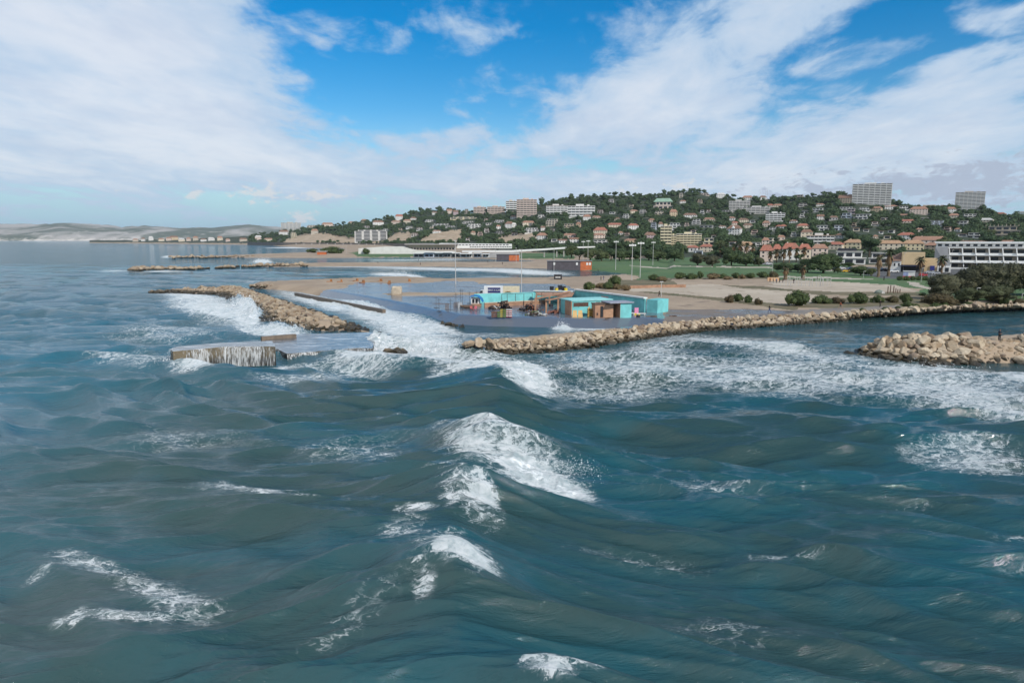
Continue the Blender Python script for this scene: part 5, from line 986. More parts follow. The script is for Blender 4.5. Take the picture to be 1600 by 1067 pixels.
# the wood on the hill: each tree its own object for the nearest and largest, the rest one mass
HV = []
for i in range(10):
    k = ('round', 'pine', 'round', 'pine', 'round', 'round', 'pine', 'round', 'pine', 'round')[i]; v, f = crown_np(k, 300 + i, 150, .13, ICO1, 6)
    tv, tf = trunk_np(.8, .05, k, i).v, []
    HV.append((v, f))
HVN = [(np_mesh('hill_tree', *crown_np(('round', 'pine')[i % 2], 320 + i, 900, .075, ICO2), [(M_PINE, M_OAK)[i % 3 == 0]])) for i in range(8)]
for i, me in enumerate(HVN):                                 # give each a trunk
    bm = bmesh.new(); bm.from_mesh(me); tm = trunk_np(.8, .06, 'round', i).mesh('t', M_BARK); bm.from_mesh(tm)
    for f_ in bm.faces:
        f_.material_index = 0
    bm.faces.ensure_lookup_table(); nt = len(tm.polygons)
    for f_ in bm.faces[-nt:]: f_.material_index = 1
    bm.to_mesh(me); bm.free(); me.materials.append(M_BARK)
hr = random.Random(11); HT = []
rects = FACING_RECTS
def blocked(u, v, w, h, D):
    x0, x1, y0, y1 = u - w / 2, u + w / 2, v - h, v; a = w * h
    for r in rects:
        if D < r[4] + 6 and x0 < r[2] and x1 > r[0] and y0 < r[3] and y1 > r[1]:
            ov = (min(x1, r[2]) - max(x0, r[0])) * (min(y1, r[3]) - max(y0, r[1]))
            if ov > .42 * min(a, (r[2] - r[0]) * (r[3] - r[1])): return True
            if ov > .30 * (r[2] - r[0]) * (r[3] - r[1]): return True
        elif abs(D - r[4]) < 10 and r[0] < u < r[2] and r[1] < v < r[3] + 2: return True
    return False
cl_np = [[(a, b) for a, b in c] for c in CLIFFS]
def in_cliff(u, v): return any(inside(np.array([u]), np.array([v]), c)[0] for c in cl_np)
tries = 0
while len(HT) < 5600 and tries < 26000:
    tries += 1; u = hr.uniform(390, 1700); vf, vt = float(vfoot(np.float64(u))), float(lerpt(u, VTOP)); w_ = hr.random(); v = vf + (vt - vf) * w_ ** .9
    D = float(hill_D(u, v)); s = F / D; wm_ = hr.uniform(7.5, 16.) * (1. if hr.random() < .8 else 1.35); hm_ = wm_ * hr.uniform(.62, .95); w, h = wm_ * s, hm_ * s
    if u < 470 and hr.random() < .5: continue
    if in_cliff(u, v - h * .4) or blocked(u, v, w, h, D): continue
    if 1180 < u < 1480 and v > 392 and hr.random() < .75: continue
    HT.append((u, v, D, wm_, hm_))
for k in range(150):                                         # trees on the crest line
    u = 480 + 1180 * k / 149. + hr.uniform(-5, 5); v = float(lerpt(u, VTOP)) + hr.uniform(-1.5, 1.); D = float(hill_D(u, v)); wm_ = hr.uniform(7, 14); hm_ = wm_ * hr.uniform(.6, .85); s = F / D
    if not blocked(u, v, wm_ * s, hm_ * s, D): HT.append((u, v, D, wm_, hm_))
TU = []
for _ in range(1500):
    u, v = hr.uniform(1000, 1640), hr.uniform(440, 488)
    vk = np.array([v]); uk = np.array([u])
    if any(inside(uk, vk, q)[0] for q in ([(985, 452), (1080, 462), (1200, 472), (1260, 478), (1240, 486), (1180, 478), (1080, 469), (980, 458)], [(1255, 466), (1440, 462), (1640, 472), (1640, 477), (1480, 479), (1300, 481), (1240, 481)], [(1120, 444), (1200, 449), (1300, 456), (1440, 458), (1440, 463), (1290, 462), (1160, 452)], [(960, 438), (1050, 437), (1060, 448), (990, 452)])):
        p_ = G(u, v); TU.append((u, v, p_.y, hr.uniform(.5, 1.9), hr.uniform(.3, .8)))
HT.sort(key=lambda a: -a[3] / a[2])
for i, (u, v, D, wm_, hm_) in enumerate(HT[:285]):
    p = PD(u, v, D); o = link('hill_tree', HVN[i % 8], None, (p.x, p.y, gz(p.x, p.y) - .4)); o.scale = (wm_ / 2, wm_ / 2, hm_ / 1.5); o.rotation_euler = (0, 0, hr.uniform(0, 6.28))
    tag(o, 'rounded dark green tree growing between the houses on the lower hillside', 'tree', 'trees between the hillside houses')
def mass(name, items, label, mat):
    V, Fc, n0 = [], [], 0; P_ = np.array([tuple(PD(u, v, D)[:2]) for u, v, D, _, _ in items]); Zg = ground_z(P_[:, 0], P_[:, 1])
    for i, (u, v, D, wm_, hm_) in enumerate(items):
        bv, bf = HV[i % len(HV)]; a = hr.uniform(0, 6.28); c_, s_ = math.cos(a), math.sin(a); k = wm_ / 2
        V.append(np.stack([(bv[:, 0] * c_ - bv[:, 1] * s_) * k + P_[i, 0], (bv[:, 0] * s_ + bv[:, 1] * c_) * k + P_[i, 1], bv[:, 2] * hm_ / 1.5 + Zg[i] - .8], -1)); Fc.append(bf + n0); n0 += len(bv)
    return tag(link(name, np_mesh(name, np.concatenate(V), np.concatenate(Fc), [mat])), label, 'wood', kind='stuff')
mass('hillside_wood', HT[285:], 'dense dark evergreen wood covering the upper hillside between the villas', M_PINE)

mass('dry_grass', TU, 'low dry grass tufts scattered over the dunes by the promenade', M_BROWN)

# ------------------------------------------------------------------ the turquoise beach club and what stands round it
M_TURQ = plain('turquoise_paint', (.17, .52, .52), .7, .18, .5); M_WOOD = plain('orange_brown_boards', (.37, .205, .125), .8, .22, 1.2); M_BRICK = plain('brick_and_sand_wall', (.33, .19, .12), .9, .25, .8)
M_CAP = plain('white_coping', (.66, .66, .63), .8, .1); M_DARKW = plain('dark_window', (.10, .055, .04), .4); M_STEEL = plain('thin_dark_steel', (.05, .045, .045), .5); M_YEL = plain('yellow_panel', (.56, .36, .14), .7, .12); M_BLACK = plain('black_plastic', (.012, .013, .017), .5)
M_YELB = plain('bright_yellow_plastic', (.66, .50, .03), .6, .1); M_RED = plain('red_plastic', (.30, .045, .045), .6, .15); M_PINK = plain('pink_board', (.66, .25, .40), .6, .08); M_BLUEA = plain('blue_awning', (.02, .17, .42), .7, .1); M_LATT = plain('weathered_wood', (.13, .085, .06), .9, .3, 2.); M_GREY = plain('light_grey_pole', (.46, .45, .43), .6, .1)
def wall_seg(mb, a, c, th, z0, z1):
    d = (c - a); d.z = 0; d.normalize(); n = Vector((-d.y, d.x, 0)) * th / 2; mb.prism([(q.x, q.y) for q in (a - n, c - n, c + n, a + n)], z0, z1); return n
ZG = 1.62
def at(u, v): return P(u, v, ZG)
club = thing('beach_club', 'turquoise beach club pavilion with orange posts around a flooded terrace', 'beach club')
A, B, C, D_, E_ = at(741, 473.5), at(834, 470), at(899, 471.5), at(1008, 488), at(1027, 489.5)
mb = MB(); wall_seg(mb, A, B, .3, ZG - .5, ZG + 2.35); mb.build('back_wall', M_TURQ, club)
mb = MB(); wall_seg(mb, B, C, .4, ZG - .5, ZG + 2.6); mb.build('rear_wing', M_TURQ, club)
mb = MB(); wall_seg(mb, C, D_, .4, ZG - .5, ZG + 3.1); lw = mb.build('long_wall', M_TURQ, club)
mb = MB(); wall_seg(mb, B, C, .9, ZG + 2.6, ZG + 2.85); wall_seg(mb, C, D_, 1.1, ZG + 3.1, ZG + 3.4); mb.build('white_coping', M_CAP, club)
mb = MB(); nrm = Vector((-(D_ - E_).y, (D_ - E_).x, 0)).normalized() * 5; nrm = nrm if nrm.y > 0 else -nrm
mb.prism([(q.x, q.y) for q in (D_ + Vector((.25, -.3, 0)), E_, E_ + nrm, D_ + Vector((.25, -.3, 0)) + nrm)], ZG - .5, ZG + 2.95); mb.build('end_block', M_TURQ, club)
d = (D_ - C).normalized(); q = C.lerp(D_, .42); n_ = Vector((-d.y, d.x, 0)); n_ = n_ if n_.y < 0 else -n_
for k, wd in ((.47, 1.5),): q = C.lerp(D_, k) + n_ * .22; mb = MB(); wall_seg(mb, q - d * wd, q + d * wd, .1, ZG + 1.6, ZG + 2.5); mb.build('window', plain('pinkish_shutter', (.45, .30, .27), .7), club)
mb = MB(); a, c = at(757, 480), at(852, 475); wall_seg(mb, a, c, .35, ZG - .4, ZG + .95); mb.build('low_wall', M_BRICK, club); mb = MB(); wall_seg(mb, a, c, .5, ZG + .95, ZG + 1.1); mb.build('wall_coping', plain('sand_coping', (.55, .44, .32), .8), club)
mb = MB(); a, c = at(836, 487), at(893, 480); wall_seg(mb, at(838, 486), at(890, 473), .5, ZG + 2.75, ZG + 3.05); wall_seg(mb, at(856, 489), at(893, 480), .5, ZG + 2.75, ZG + 3.05); mb.build('terrace_beam', M_WOOD, club)
mb = MB(); mb.prism([(q.x, q.y) for q in (at(836, 471), at(897, 472), at(893, 479), at(840, 476))], ZG + 2.3, ZG + 2.5); mb.build('terrace_roof', M_WOOD, club)
for u, v, h in ((836.5, 486, 3.1), (853.5, 488.5, 3.1), (872, 489.5, 3.1), (858.5, 478, 2.6), (838, 476, 2.6), (876, 477, 2.6)): p_ = at(u, v); MB().box(p_.x - .2, p_.x + .2, p_.y - .2, p_.y + .2, ZG - .4, ZG + h - .02).build('column', M_WOOD, club)
for u, v in ((784, 478.5), (792.5, 478), (805.5, 477.5), (818.5, 477), (831.5, 476.5), (846, 476), (864, 476)): p_ = at(u, v); MB().box(p_.x - .06, p_.x + .06, p_.y - .06, p_.y + .06, ZG - .3, ZG + 3.).build('post', M_STEEL, club)
mb = MB()
for (u0, v0), (u1, v1) in zip(((784, 478.5), (792.5, 478), (805.5, 477.5), (818.5, 477)), ((792.5, 478), (805.5, 477.5), (818.5, 477), (831.5, 476.5))): wall_seg(mb, at(u0, v0), at(u1, v1), .07, ZG + 2.92, ZG + 3.02)
mb.build('rail', M_STEEL, club)
p0, p1 = at(893, 492.5), at(956, 490); g = (p0 + p1) / 2; d = (p1 - p0); rz = math.atan2(d.y, d.x); fw = d.length
bar = thing('bar_hut', 'turquoise bar hut with brown window bands at the front of the beach club', 'bar hut', g, rz)
MB().box(-fw / 2, fw / 2, 0, 6, -.5, 3.05).build('wall', M_TURQ, bar); MB().box(-fw / 2 - .15, fw / 2 + .15, -.2, 6.2, 3.05, 3.25).build('roof', plain('pale_turquoise_edge', (.30, .62, .60), .7, .1), bar)
for x0, x1 in ((.05, .40), (.58, .96)):
    w_ = MB().box(-fw / 2 + fw * x0, -fw / 2 + fw * x1, -.06, .03, 1.85, 2.7).build('window', M_DARKW, bar)
    for k in range(4): x = -fw / 2 + fw * (x0 + (x1 - x0) * k / 3.); MB().box(x - .06, x + .06, -.1, -.065, 1.8, 2.75).build('frame', M_CAP if x0 > .5 else M_LATT, w_)
MB().box(-fw / 2 - .25, -fw / 2 - .02, -.3, 3, -.4, 3.0).build('corner_post', M_WOOD, bar)
def at_box(name, label, cat, u, v, rz, group=None): return thing(name, label, cat, at(u, v), rz, group)
r = at_box('wooden_hut', 'orange plank hut with an open dark door in the floodwater', 'hut', 946, 496, .18)
MB().box(-2.3, 1.7, 0, 2.6, -.4, 2.75).build('wall', M_WOOD, r); MB().box(-2.4, 1.8, -.15, 2.8, 2.75, 2.95).build('roof', M_LATT, r); MB().box(-1.15, -.55, -.05, .02, .05, 2.4).build('doorway_shade', M_BLACK, r)  # black slab on the wall stands in for shade inside the open door
for k in range(7): MB().box(-.35, 1.66, -.04, -.003, .02 + k * .38, .35 + k * .38).build('plank', plain('sunlit_orange_plank', (.46, .27, .165), .8, .15, 2.), r)  # right-hand planks coloured paler to paint in the sunlit part of the front
MB().box(-1.95, -1.7, -.05, .0, .5, 1.).build('hatch', M_BLACK, r)
r = at_box('tool_shed', 'turquoise shed with an orange side wall under an overhanging flat roof', 'shed', 969, 496.5, .30)
MB().box(0, 2.6, 0, 3.6, -.4, 3.1).build('wall', M_TURQ, r); MB().box(-.06, -.004, -.01, 3.5, -.4, 3.0).build('side_wall', M_WOOD, r); MB().box(-2.6, 3.0, -.4, 4., 3.1, 3.3).build('roof', plain('grey_blue_roof', (.30, .31, .36), .6, .1), r)
MB().box(-2.3, -2.1, 3.2, 3.4, -.4, 3.08).build('roof_post', M_WOOD, r)
r = at_box('panel', 'pair of yellow panels leaning on the left end of the bar hut', 'panel', 902, 494.5, 0.)
for x in (-1.1, .06): mb = MB(); mb.add([(x, -.7, -.1), (x + 1.05, -.7, -.1), (x + .95, -.15, 1.35), (x + .15, -.15, 1.35), (x, -.6, -.1), (x + 1.05, -.6, -.1), (x + .95, -.05, 1.35), (x + .15, -.05, 1.35)], [(0, 1, 2, 3), (7, 6, 5, 4), (0, 4, 5, 1), (1, 5, 6, 2), (2, 6, 7, 3), (3, 7, 4, 0)]); mb.build('board', M_YEL, r)
r = at_box('sunbed_stack', 'stack of yellow folded sunbeds between the bar hut and the orange plank hut', 'sunbed stack', 923.5, 495, .2)
for k in range(6): mb = MB(); mb.tube((-.8 + .05 * (k % 2), -.1, .12 + .3 * k), (.8, .1, .16 + .3 * k), .13); mb.tube((-.7, .5, .12 + .3 * k), (.7, .6, .2 + .28 * k), .12); mb.box(-.65, .7, 0, .5, .1 + .3 * k, .2 + .3 * k); mb.build('sunbed', plain('ochre_sunbed', (.42, .25, .06), .7, .2), r)
mb = MB(); mb.tube((-.6, 0, 1.7), (-.2, .3, 2.2), .2, .05); mb.tube((.5, .2, 1.8), (.55, .1, 2.3), .2, .06); mb.build('folded_end', M_YEL, r)
r = at_box('signboard', 'pink board standing in a yellow and white tub right of the turquoise shed', 'board', 994.5, 491.5, .1); MB().box(-.45, .45, 0, .15, .3, 1.5).build('board', M_PINK, r); MB().box(-.7, .8, -.1, .4, -.2, .3).build('base', M_YELB, r)
r = at_box('bench', 'white low bench partly under water beside the pink board', 'bench', 1002, 492.5, .05); MB().box(-1.0, 1.0, 0, .5, .28, .42).build('seat', M_CAP, r); [MB().box(x - .08, x + .08, .05, .45, -.3, .27).build('leg', M_CAP, r) for x in (-.8, .8)]
r = at_box('bench', 'white low bench left of the yellow tub by the turquoise shed', 'bench', 987.5, 492, .05); MB().box(-.6, .6, 0, .5, .28, .42).build('seat', M_CAP, r); [MB().box(x - .08, x + .08, .05, .45, -.3, .27).build('leg', M_CAP, r) for x in (-.45, .45)]
r = at_box('bicycle', 'dark bicycle with a pink wheel cover leaning by the turquoise shed', 'bicycle', 989, 491, .1)
def torus_mb(c, R_, r_, n=18):
    mb = MB(); 
    for i in range(n): a, b = 6.283 * i / n, 6.283 * (i + 1) / n; mb.tube((c[0] + R_ * math.cos(a), c[1], c[2] + R_ * math.sin(a)), (c[0] + R_ * math.cos(b), c[1], c[2] + R_ * math.sin(b)), r_, None, 5)
    return mb
for x in (-.5, .5): torus_mb((x, 0, .36), .33, .035).build('wheel', M_BLACK, r)
mb = MB(); mb.tube((-.5, 0, .36), (-.15, 0, .85), .03); mb.tube((-.15, 0, .85), (.4, 0, .85), .03); mb.tube((-.1, 0, .4), (.4, 0, .85), .03); mb.tube((.5, 0, .36), (.38, 0, 1.0), .03); mb.build('frame', M_PINK, r); MB().box(-.28, -.05, -.07, .07, .9, .98).build('saddle', M_BLACK, r); mb = MB(); mb.tube((.38, -.25, 1.02), (.38, .25, 1.02), .02); mb.build('handlebar', M_BLACK, r)
for u, v, s_, lab in ((1029.5, 488, .8, 'black rubbish sack beside the right end of the beach club'), (997, 495.5, .55, 'black sack on the wet ground in front of the pink board'), (860.5, 478.5, .7, 'black bin bag behind the right orange post'), (1014.5, 487.5, .0, '')):
    if s_: o = link('rubbish_sack', np_mesh('rubbish_sack', ICO3[0] * np.array([1, .8, .75]) * (1 + (fbm(ICO3[0][:, 0] * 3, ICO3[0][:, 2] * 3 + ICO3[0][:, 1], 3, 4)[:, None] - .5) * .5) * s_ * .8, ICO3[1], [M_BLACK], True), None, at(u, v) + Vector((0, 0, s_ * .35))); tag(o, lab, 'sack')
for i, (u, v, L_, lab) in enumerate(((1018, 495, 2.4, 'dark driftwood plank in the shallow water before the end block'), (1052, 494.5, 1.6, 'dark driftwood lump on the wet promenade'), (1010, 487.8, .9, 'small dark driftwood piece under the end block wall'), (950, 498, 1.2, 'thin dark plank floating in front of the orange hut'))):
    mb = MB(); mb.tube((-L_ / 2, 0, .05), (L_ / 2, .2, .12), .16, .1); mb.tube((-L_ * .2, .1, .1), (L_ * .25, -.35, .22), .1, .06); o = mb.build('driftwood', M_LATT); o.location = at(u, v); tag(o, lab, 'driftwood')
# van with its sign
r = at_box('box_van', 'white box van with a navy sign panel parked behind the turquoise back wall', 'van', 770, 468.5, -.03)
MB().box(-2.4, 2.7, 0, 2.2, .75, 3.75).build('box_body', plain('white_van_paint', (.68, .68, .67), .4, .06), r)
mb = MB(); mb.profile([(-2.45, .5), (-4.3, .5), (-4.3, 1.5), (-3.75, 1.75), (-3.3, 2.6), (-2.45, 2.75)], .1, 2.1); mb.build('cab', plain('white_van_paint', (.68, .68, .67)), r)
mb = MB(); mb.profile([(-3.72, 1.8), (-3.32, 2.5), (-2.75, 2.55), (-2.75, 1.8)], .06, 2.14); mb.build('cab_window', M_GLASS, r)
for x in (-3.5, 1.5):
    for y in (.05, 1.9): mb = MB(); mb.tube((x, y, .42), (x, y + .25, .42), .42, None, 14); mb.build('wheel', M_BLACK, r)
MB().box(-1.35, 2.1, -.06, -.003, 1.9, 3.35).build('sign_panel', plain('navy_sign', (.022, .028, .12), .6, .05), r)
fc = bpy.data.curves.new('sign_text', 'FONT'); fc.body = 'RENT A CAR'; fc.size = .62; fc.align_x = 'CENTER'; fc.align_y = 'CENTER'; fc.extrude = .01; fc.materials.append(M_TRIM)
tmp = link('tmp', fc); lm = bpy.data.meshes.new_from_object(tmp.evaluated_get(bpy.context.evaluated_depsgraph_get())); bpy.data.objects.remove(tmp)
to = link('lettering', lm, r, (.375, -.075, 2.62)); to.rotation_euler = (math.pi / 2, 0, 0)
r = at_box('screen_wall', 'beige upright wall with yellow dune plants standing in the flood behind the van', 'wall', 799, 462.5, .0); MB().box(-2.6, 2.4, 0, .3, -.4, 2.9).build('face', plain('beige_panel', (.56, .50, .36), .85, .12), r); MB().box(-3.0, -2.62, -.2, 1.2, -.4, 2.7).build('side_panel', WM('G'), r); MB().box(-2.2, 2.2, -1.4, -.02, -.4, .45).build('planter', M_BRICK, r)
pv_, pf_ = crown_np('bush', 5, 200, .09, ICO1); o = link('planter_plants', np_mesh('planter_plants', pv_ * np.array([1.4, .6, 1.2]) + np.array([-1.0, -.7, .4]), pf_, [M_GOLD]), r)
# kiosk with a blue awning
r = at_box('kiosk', 'small white kiosk under a blue awning at the left end of the beach club', 'kiosk', 742.5, 478, -.05)
MB().box(-1.0, 1.1, 0, 1.6, -.4, 2.0).build('body', WM('W'), r); [MB().box(x - .28, x + .28, -.05, .02, .7, 1.7).build('window', M_BLACK, r) for x in (-.45, .35)]; MB().box(-.9, 1.5, -.6, .9, -.4, .55).build('counter', M_BRICK, r)
mb = MB(); mb.profile([(-1.5, 2.1), (-1.1, 2.45), (-.3, 2.65), (.8, 2.55), (1.6, 1.9), (2.0, 1.0), (1.8, 1.0), (1.4, 1.75), (.7, 2.3), (-.3, 2.45), (-1.1, 2.25)], -.7, 2.2); mb.build('awning', M_BLUEA, r)
# poles and frames in the flood
for u, v, h, lab in ((681.5, 481, 2.8, 'thin pole standing in the flood, leftmost of the row'), (686, 486.5, 3.0, 'thin pole in the flood second from the left end'), (704, 484.5, 2.7, 'thin pole in the flood right of the wicker screen'), (712.5, 479, 3.4, 'thin pole in the flood left of the tall pair'), (720, 481, 4.6, 'taller thin pole of the pair in the flood'), (722.5, 478, 4.3, 'shorter thin pole of the tall pair in the flood'), (733.5, 474, 3.2, 'thin pole left of the kiosk awning'), (744.5, 472, 3., 'thin pole above the kiosk awning'), (844.5, 492.5, 3.2, 'thin pole beside the pile of grey sunbeds')):
    o = thing('thin_pole', lab, 'pole', at(u, v)); mb = MB(); mb.tube((0, 0, -.4), (0, 0, h), .045); mb.build('pole', M_STEEL, o); MB().box(-.55, .55, -.2, .2, -.1, .06).build('base', M_STEEL, o); MB().box(-.5, .5, -.02, .02, h - .5, h - .44).build('crossbar', M_STEEL, o)
r = at_box('wicker_screen', 'brown wicker screen on feet standing in the flood', 'screen', 698.5, 484.5, .1); mb = MB(); [mb.box(-.42 + .14 * k, -.36 + .14 * k, -.04, .04, .1, 1.55 - .1 * (k % 2)) for k in range(7)]; [mb.box(-.45, .5, -.06, -.045, .3 + .35 * k, .38 + .35 * k) for k in range(4)]; mb.build('lattice', M_LATT, r); MB().box(-.4, .9, -.3, .3, -.1, .07).build('base', M_STEEL, r)
for i, (u, v, n_, m_, lab) in enumerate(((712, 481, 4, M_LATT, 'bundle of grey-brown slats standing beside the kiosk poles'), (719, 481.5, 3, M_GREY, 'bundle of pale slats standing beside the brown mound'))):
    r = at_box('slat_bundle', lab, 'slats', u, v, .2 * i)
    for k in range(n_ + 2): mb = MB(); mb.box(-.5 + .22 * k, -.38 + .22 * k, -.05, .05, -.2, 1.25 + .2 * (k % 2)); mb.build('slat', m_, r)
mv = rock_v(55, ICO3, 5) * np.array([1.25, .8, .85]); o = link('seaweed_heap', np_mesh('seaweed_heap', mv, ICO3[1], [M_LATT], True), None, at(730, 481.5) + Vector((0, 0, .45))); tag(o, 'rounded brown heap of weed and nets beside the kiosk', 'heap')
def chair(u, v, m_, lab, rz, grp=None, z=0.):
    r = thing('chair', lab, 'chair', at(u, v) + Vector((0, 0, z)), rz, grp); MB().box(-.3, .3, -.3, .3, .38, .46).build('seat', m_, r); mb = MB(); mb.add([(-.3, .25, .46), (.3, .25, .46), (.3, .42, 1.0), (-.3, .42, 1.0), (-.3, .32, .46), (.3, .32, .46), (.3, .49, 1.0), (-.3, .49, 1.0)], [(0, 1, 2, 3), (7, 6, 5, 4), (0, 4, 5, 1), (1, 5, 6, 2), (2, 6, 7, 3), (3, 7, 4, 0)]); mb.build('backrest', m_, r)
    for x in (-.26, .26):
        for y in (-.26, .26): mb = MB(); mb.tube((x, y, -.1), (x, y, .38), .03, None, 5); mb.build('leg', m_, r)
    return r
chair(737, 485, M_RED, 'red plastic chair in the flood in front of the kiosk, left of two', .4); chair(742.5, 485, plain('pink_red_plastic', (.5, .12, .16), .6), 'pinkish red chair in the flood in front of the kiosk', -.3)
# crates and piles of beach furniture
CR = [M_RED, plain('dull_yellow_plastic', (.36, .29, .05), .7, .2), plain('dark_green_plastic', (.10, .14, .03), .6), plain('brown_plastic', (.14, .06, .03), .7), M_CAP]
def crate(p_, m_, lab, rz, w_=.6, h_=.42, grp=None):
    o = thing('crate', lab, 'crate', p_, rz, grp); mb = MB(); t_ = .05
    mb.box(-w_ / 2, w_ / 2, -.2, .2, 0, t_); mb.box(-w_ / 2, w_ / 2, -.2, -.2 + t_, t_, h_ * .45); mb.box(-w_ / 2, w_ / 2, .2 - t_, .2, t_, h_ * .45); mb.box(-w_ / 2, -w_ / 2 + t_, -.15, .15, t_, h_ * .45); mb.box(w_ / 2 - t_, w_ / 2, -.15, .15, t_, h_ * .45); mb.build('body', m_, o)
    mb = MB(); mb.box(-w_ / 2, w_ / 2, -.21, -.2 + t_, h_ * .7, h_); mb.box(-w_ / 2, w_ / 2, .2 - t_, .21, h_ * .7, h_); [mb.box(x - .03, x + .03, -.205, -.17, h_ * .45, h_ * .7) for x in (-w_ / 2 + .03, 0, w_ / 2 - .03)]; mb.build('rim', M_CAP if m_ is M_RED else m_, o)
b0 = at(784, 495.5)
for col in range(7):
    for row in range(4 if col > 2 else 3):
        m_ = [CR[3], CR[3], CR[2], CR[1], CR[2], M_RED, M_RED][col]; ln = {0: 'brown', 2: 'dark green', 3: 'yellow', 5: 'red and white'}[[0, 0, 2, 3, 2, 5, 5][col]]
        crate(b0 + Vector((-1.9 + col * .63, (row % 2) * .05 + (col % 2) * .2, -.05 + row * .43)), m_, f'{ln} crate in the colourful stack standing in the flooded terrace', 0, grp=f'{ln} crates of the terrace stack')
def pile(u, v, w_, h_, n_, mats, name, label, cat, seed):
    r_ = random.Random(seed); o = thing(name, label, cat, at(u, v))
    for k in range(n_):
        x, y = r_.gauss(0, w_ / 4), r_.gauss(0, .5); z = max(0, h_ * (1 - abs(x) / (w_ * .55))) * r_.random(); L_ = r_.uniform(.8, 1.8)
        mb = MB(); mb.box(-L_ / 2, L_ / 2, -.28, .28, 0, .1); mb.box(-L_ / 2, -L_ / 2 + .07, -.28, .28, -.3, 0); mb.box(L_ / 2 - .07, L_ / 2, -.28, .28, -.3, 0); c = mb.build('lounger', r_.choice(mats), o); c.location = (x, y, z + .12); c.rotation_euler = (r_.gauss(0, .25), r_.gauss(0, .3), r_.gauss(0, .5))
pile(786, 482.5, 2.4, 2.2, 26, [M_BLACK, M_BLACK, M_LATT], 'furniture_pile', 'tall heap of black beach furniture behind the colourful crates', 'furniture heap', 1); pile(770, 483, 2.0, .7, 10, [M_BLACK, M_LATT, M_GREY], 'furniture_pile', 'low heap of dark loungers left of the tall black heap', 'furniture heap', 2)
pile(827, 485.5, 4.2, 1.5, 34, [M_LATT, M_LATT, M_BLACK, plain('faded_red_wood', (.22, .09, .06), .9)], 'furniture_pile', 'wide heap of brown loungers on the flooded terrace', 'furniture heap', 3); pile(836, 492.5, 3., .8, 20, [M_GREY, M_LATT, plain('dark_green_plastic', (.10, .14, .03))], 'furniture_pile', 'low grey-green heap of loungers nearest the water', 'furniture heap', 4); pile(865, 489.5, 2.4, .5, 8, [plain('faded_red_wood', (.22, .09, .06)), M_LATT], 'furniture_pile', 'few reddish boards lying under the orange posts', 'furniture heap', 5); pile(880, 485, 3.2, .7, 12, [M_LATT, M_BLACK], 'furniture_pile', 'dark boards behind the right orange post', 'furniture heap', 6)
for u, m_, lab in ((862, M_BLACK, 'black wheeled bin left of the yellow drums'), (875, M_BLACK, 'taller black bin standing between the yellow drums'), (880.5, M_BLACK, 'low black bin at the right of the taller black one')):
    o = thing('wheeled_bin', lab, 'bin', P(u, 454.5, ZG) + Vector((0, 0, 0 if u != 875 else .35)), .1); h_ = 1.3; mb = MB(); mb.add([(-.5, -.4, 0), (.5, -.4, 0), (.5, .4, 0), (-.5, .4, 0), (-.62, -.5, h_), (.62, -.5, h_), (.62, .5, h_), (-.62, .5, h_)], [(3, 2, 1, 0), (4, 5, 6, 7), (0, 1, 5, 4), (1, 2, 6, 5), (2, 3, 7, 6), (3, 0, 4, 7)]); mb.build('body', m_, o); MB().box(-.66, .66, -.55, .55, h_, h_ + .12).build('lid', m_, o); [MB().tube((x, .42, .1), (x * 1.1, .42, .1), .12).build('wheel', m_, o) for x in (-.5, .5)]
for u, lab in ((869.5, 'yellow drum between two black bins'), (884, 'yellow drum, rightmost by the black bins')):
    o = thing('drum', lab, 'drum', P(u, 454.8, ZG)); mb = MB(); mb.tube((0, 0, 0), (0, 0, .9), .55, .55, 14); mb.build('body', M_YELB, o); mb = MB(); mb.tube((0, 0, .9), (0, 0, .98), .58, .58, 14); mb.build('lid', plain('amber_plastic', (.5, .36, .03), .6), o)
# light masts and lamps
def mast(u, vb, vt, kind, label, group=None):
    g = G(u, vb); top = PD(u, vt, g.y).z - g.z; o = thing('light_mast' if kind != 'lamp' else 'street_lamp', label, 'light mast' if kind != 'lamp' else 'street lamp', g)
    r0 = max(.08, top * .0085) if kind != 'lamp' else .07
    mb = MB(); mb.tube((0, 0, -.5), (0, 0, top), r0 * 1.25, r0 * .8, 8); mb.build('pole', M_GREY, o)
    if kind == 'mast':
        MB().box(-1.3, 1.3, -.12, .12, top - .9, top - .7).build('crossarm', M_GREY, o)
        for x in (-1.1, -.35, .35, 1.1): MB().box(x - .28, x + .28, -.35, -.13, top - 1.2, top - .5).build('floodlight', M_TRIM, o)
    elif kind == 'pole':
        MB().box(-.5, .5, -.1, .1, top, top + .25).build('lamp_head', M_GREY, o)
    else:
        MB().box(-.05, .75, -.1, .1, top, top + .08).build('arm', M_GREY, o); MB().box(.3, .95, -.16, .16, top - .06, top - .001).build('lamp_head', M_TRIM, o)
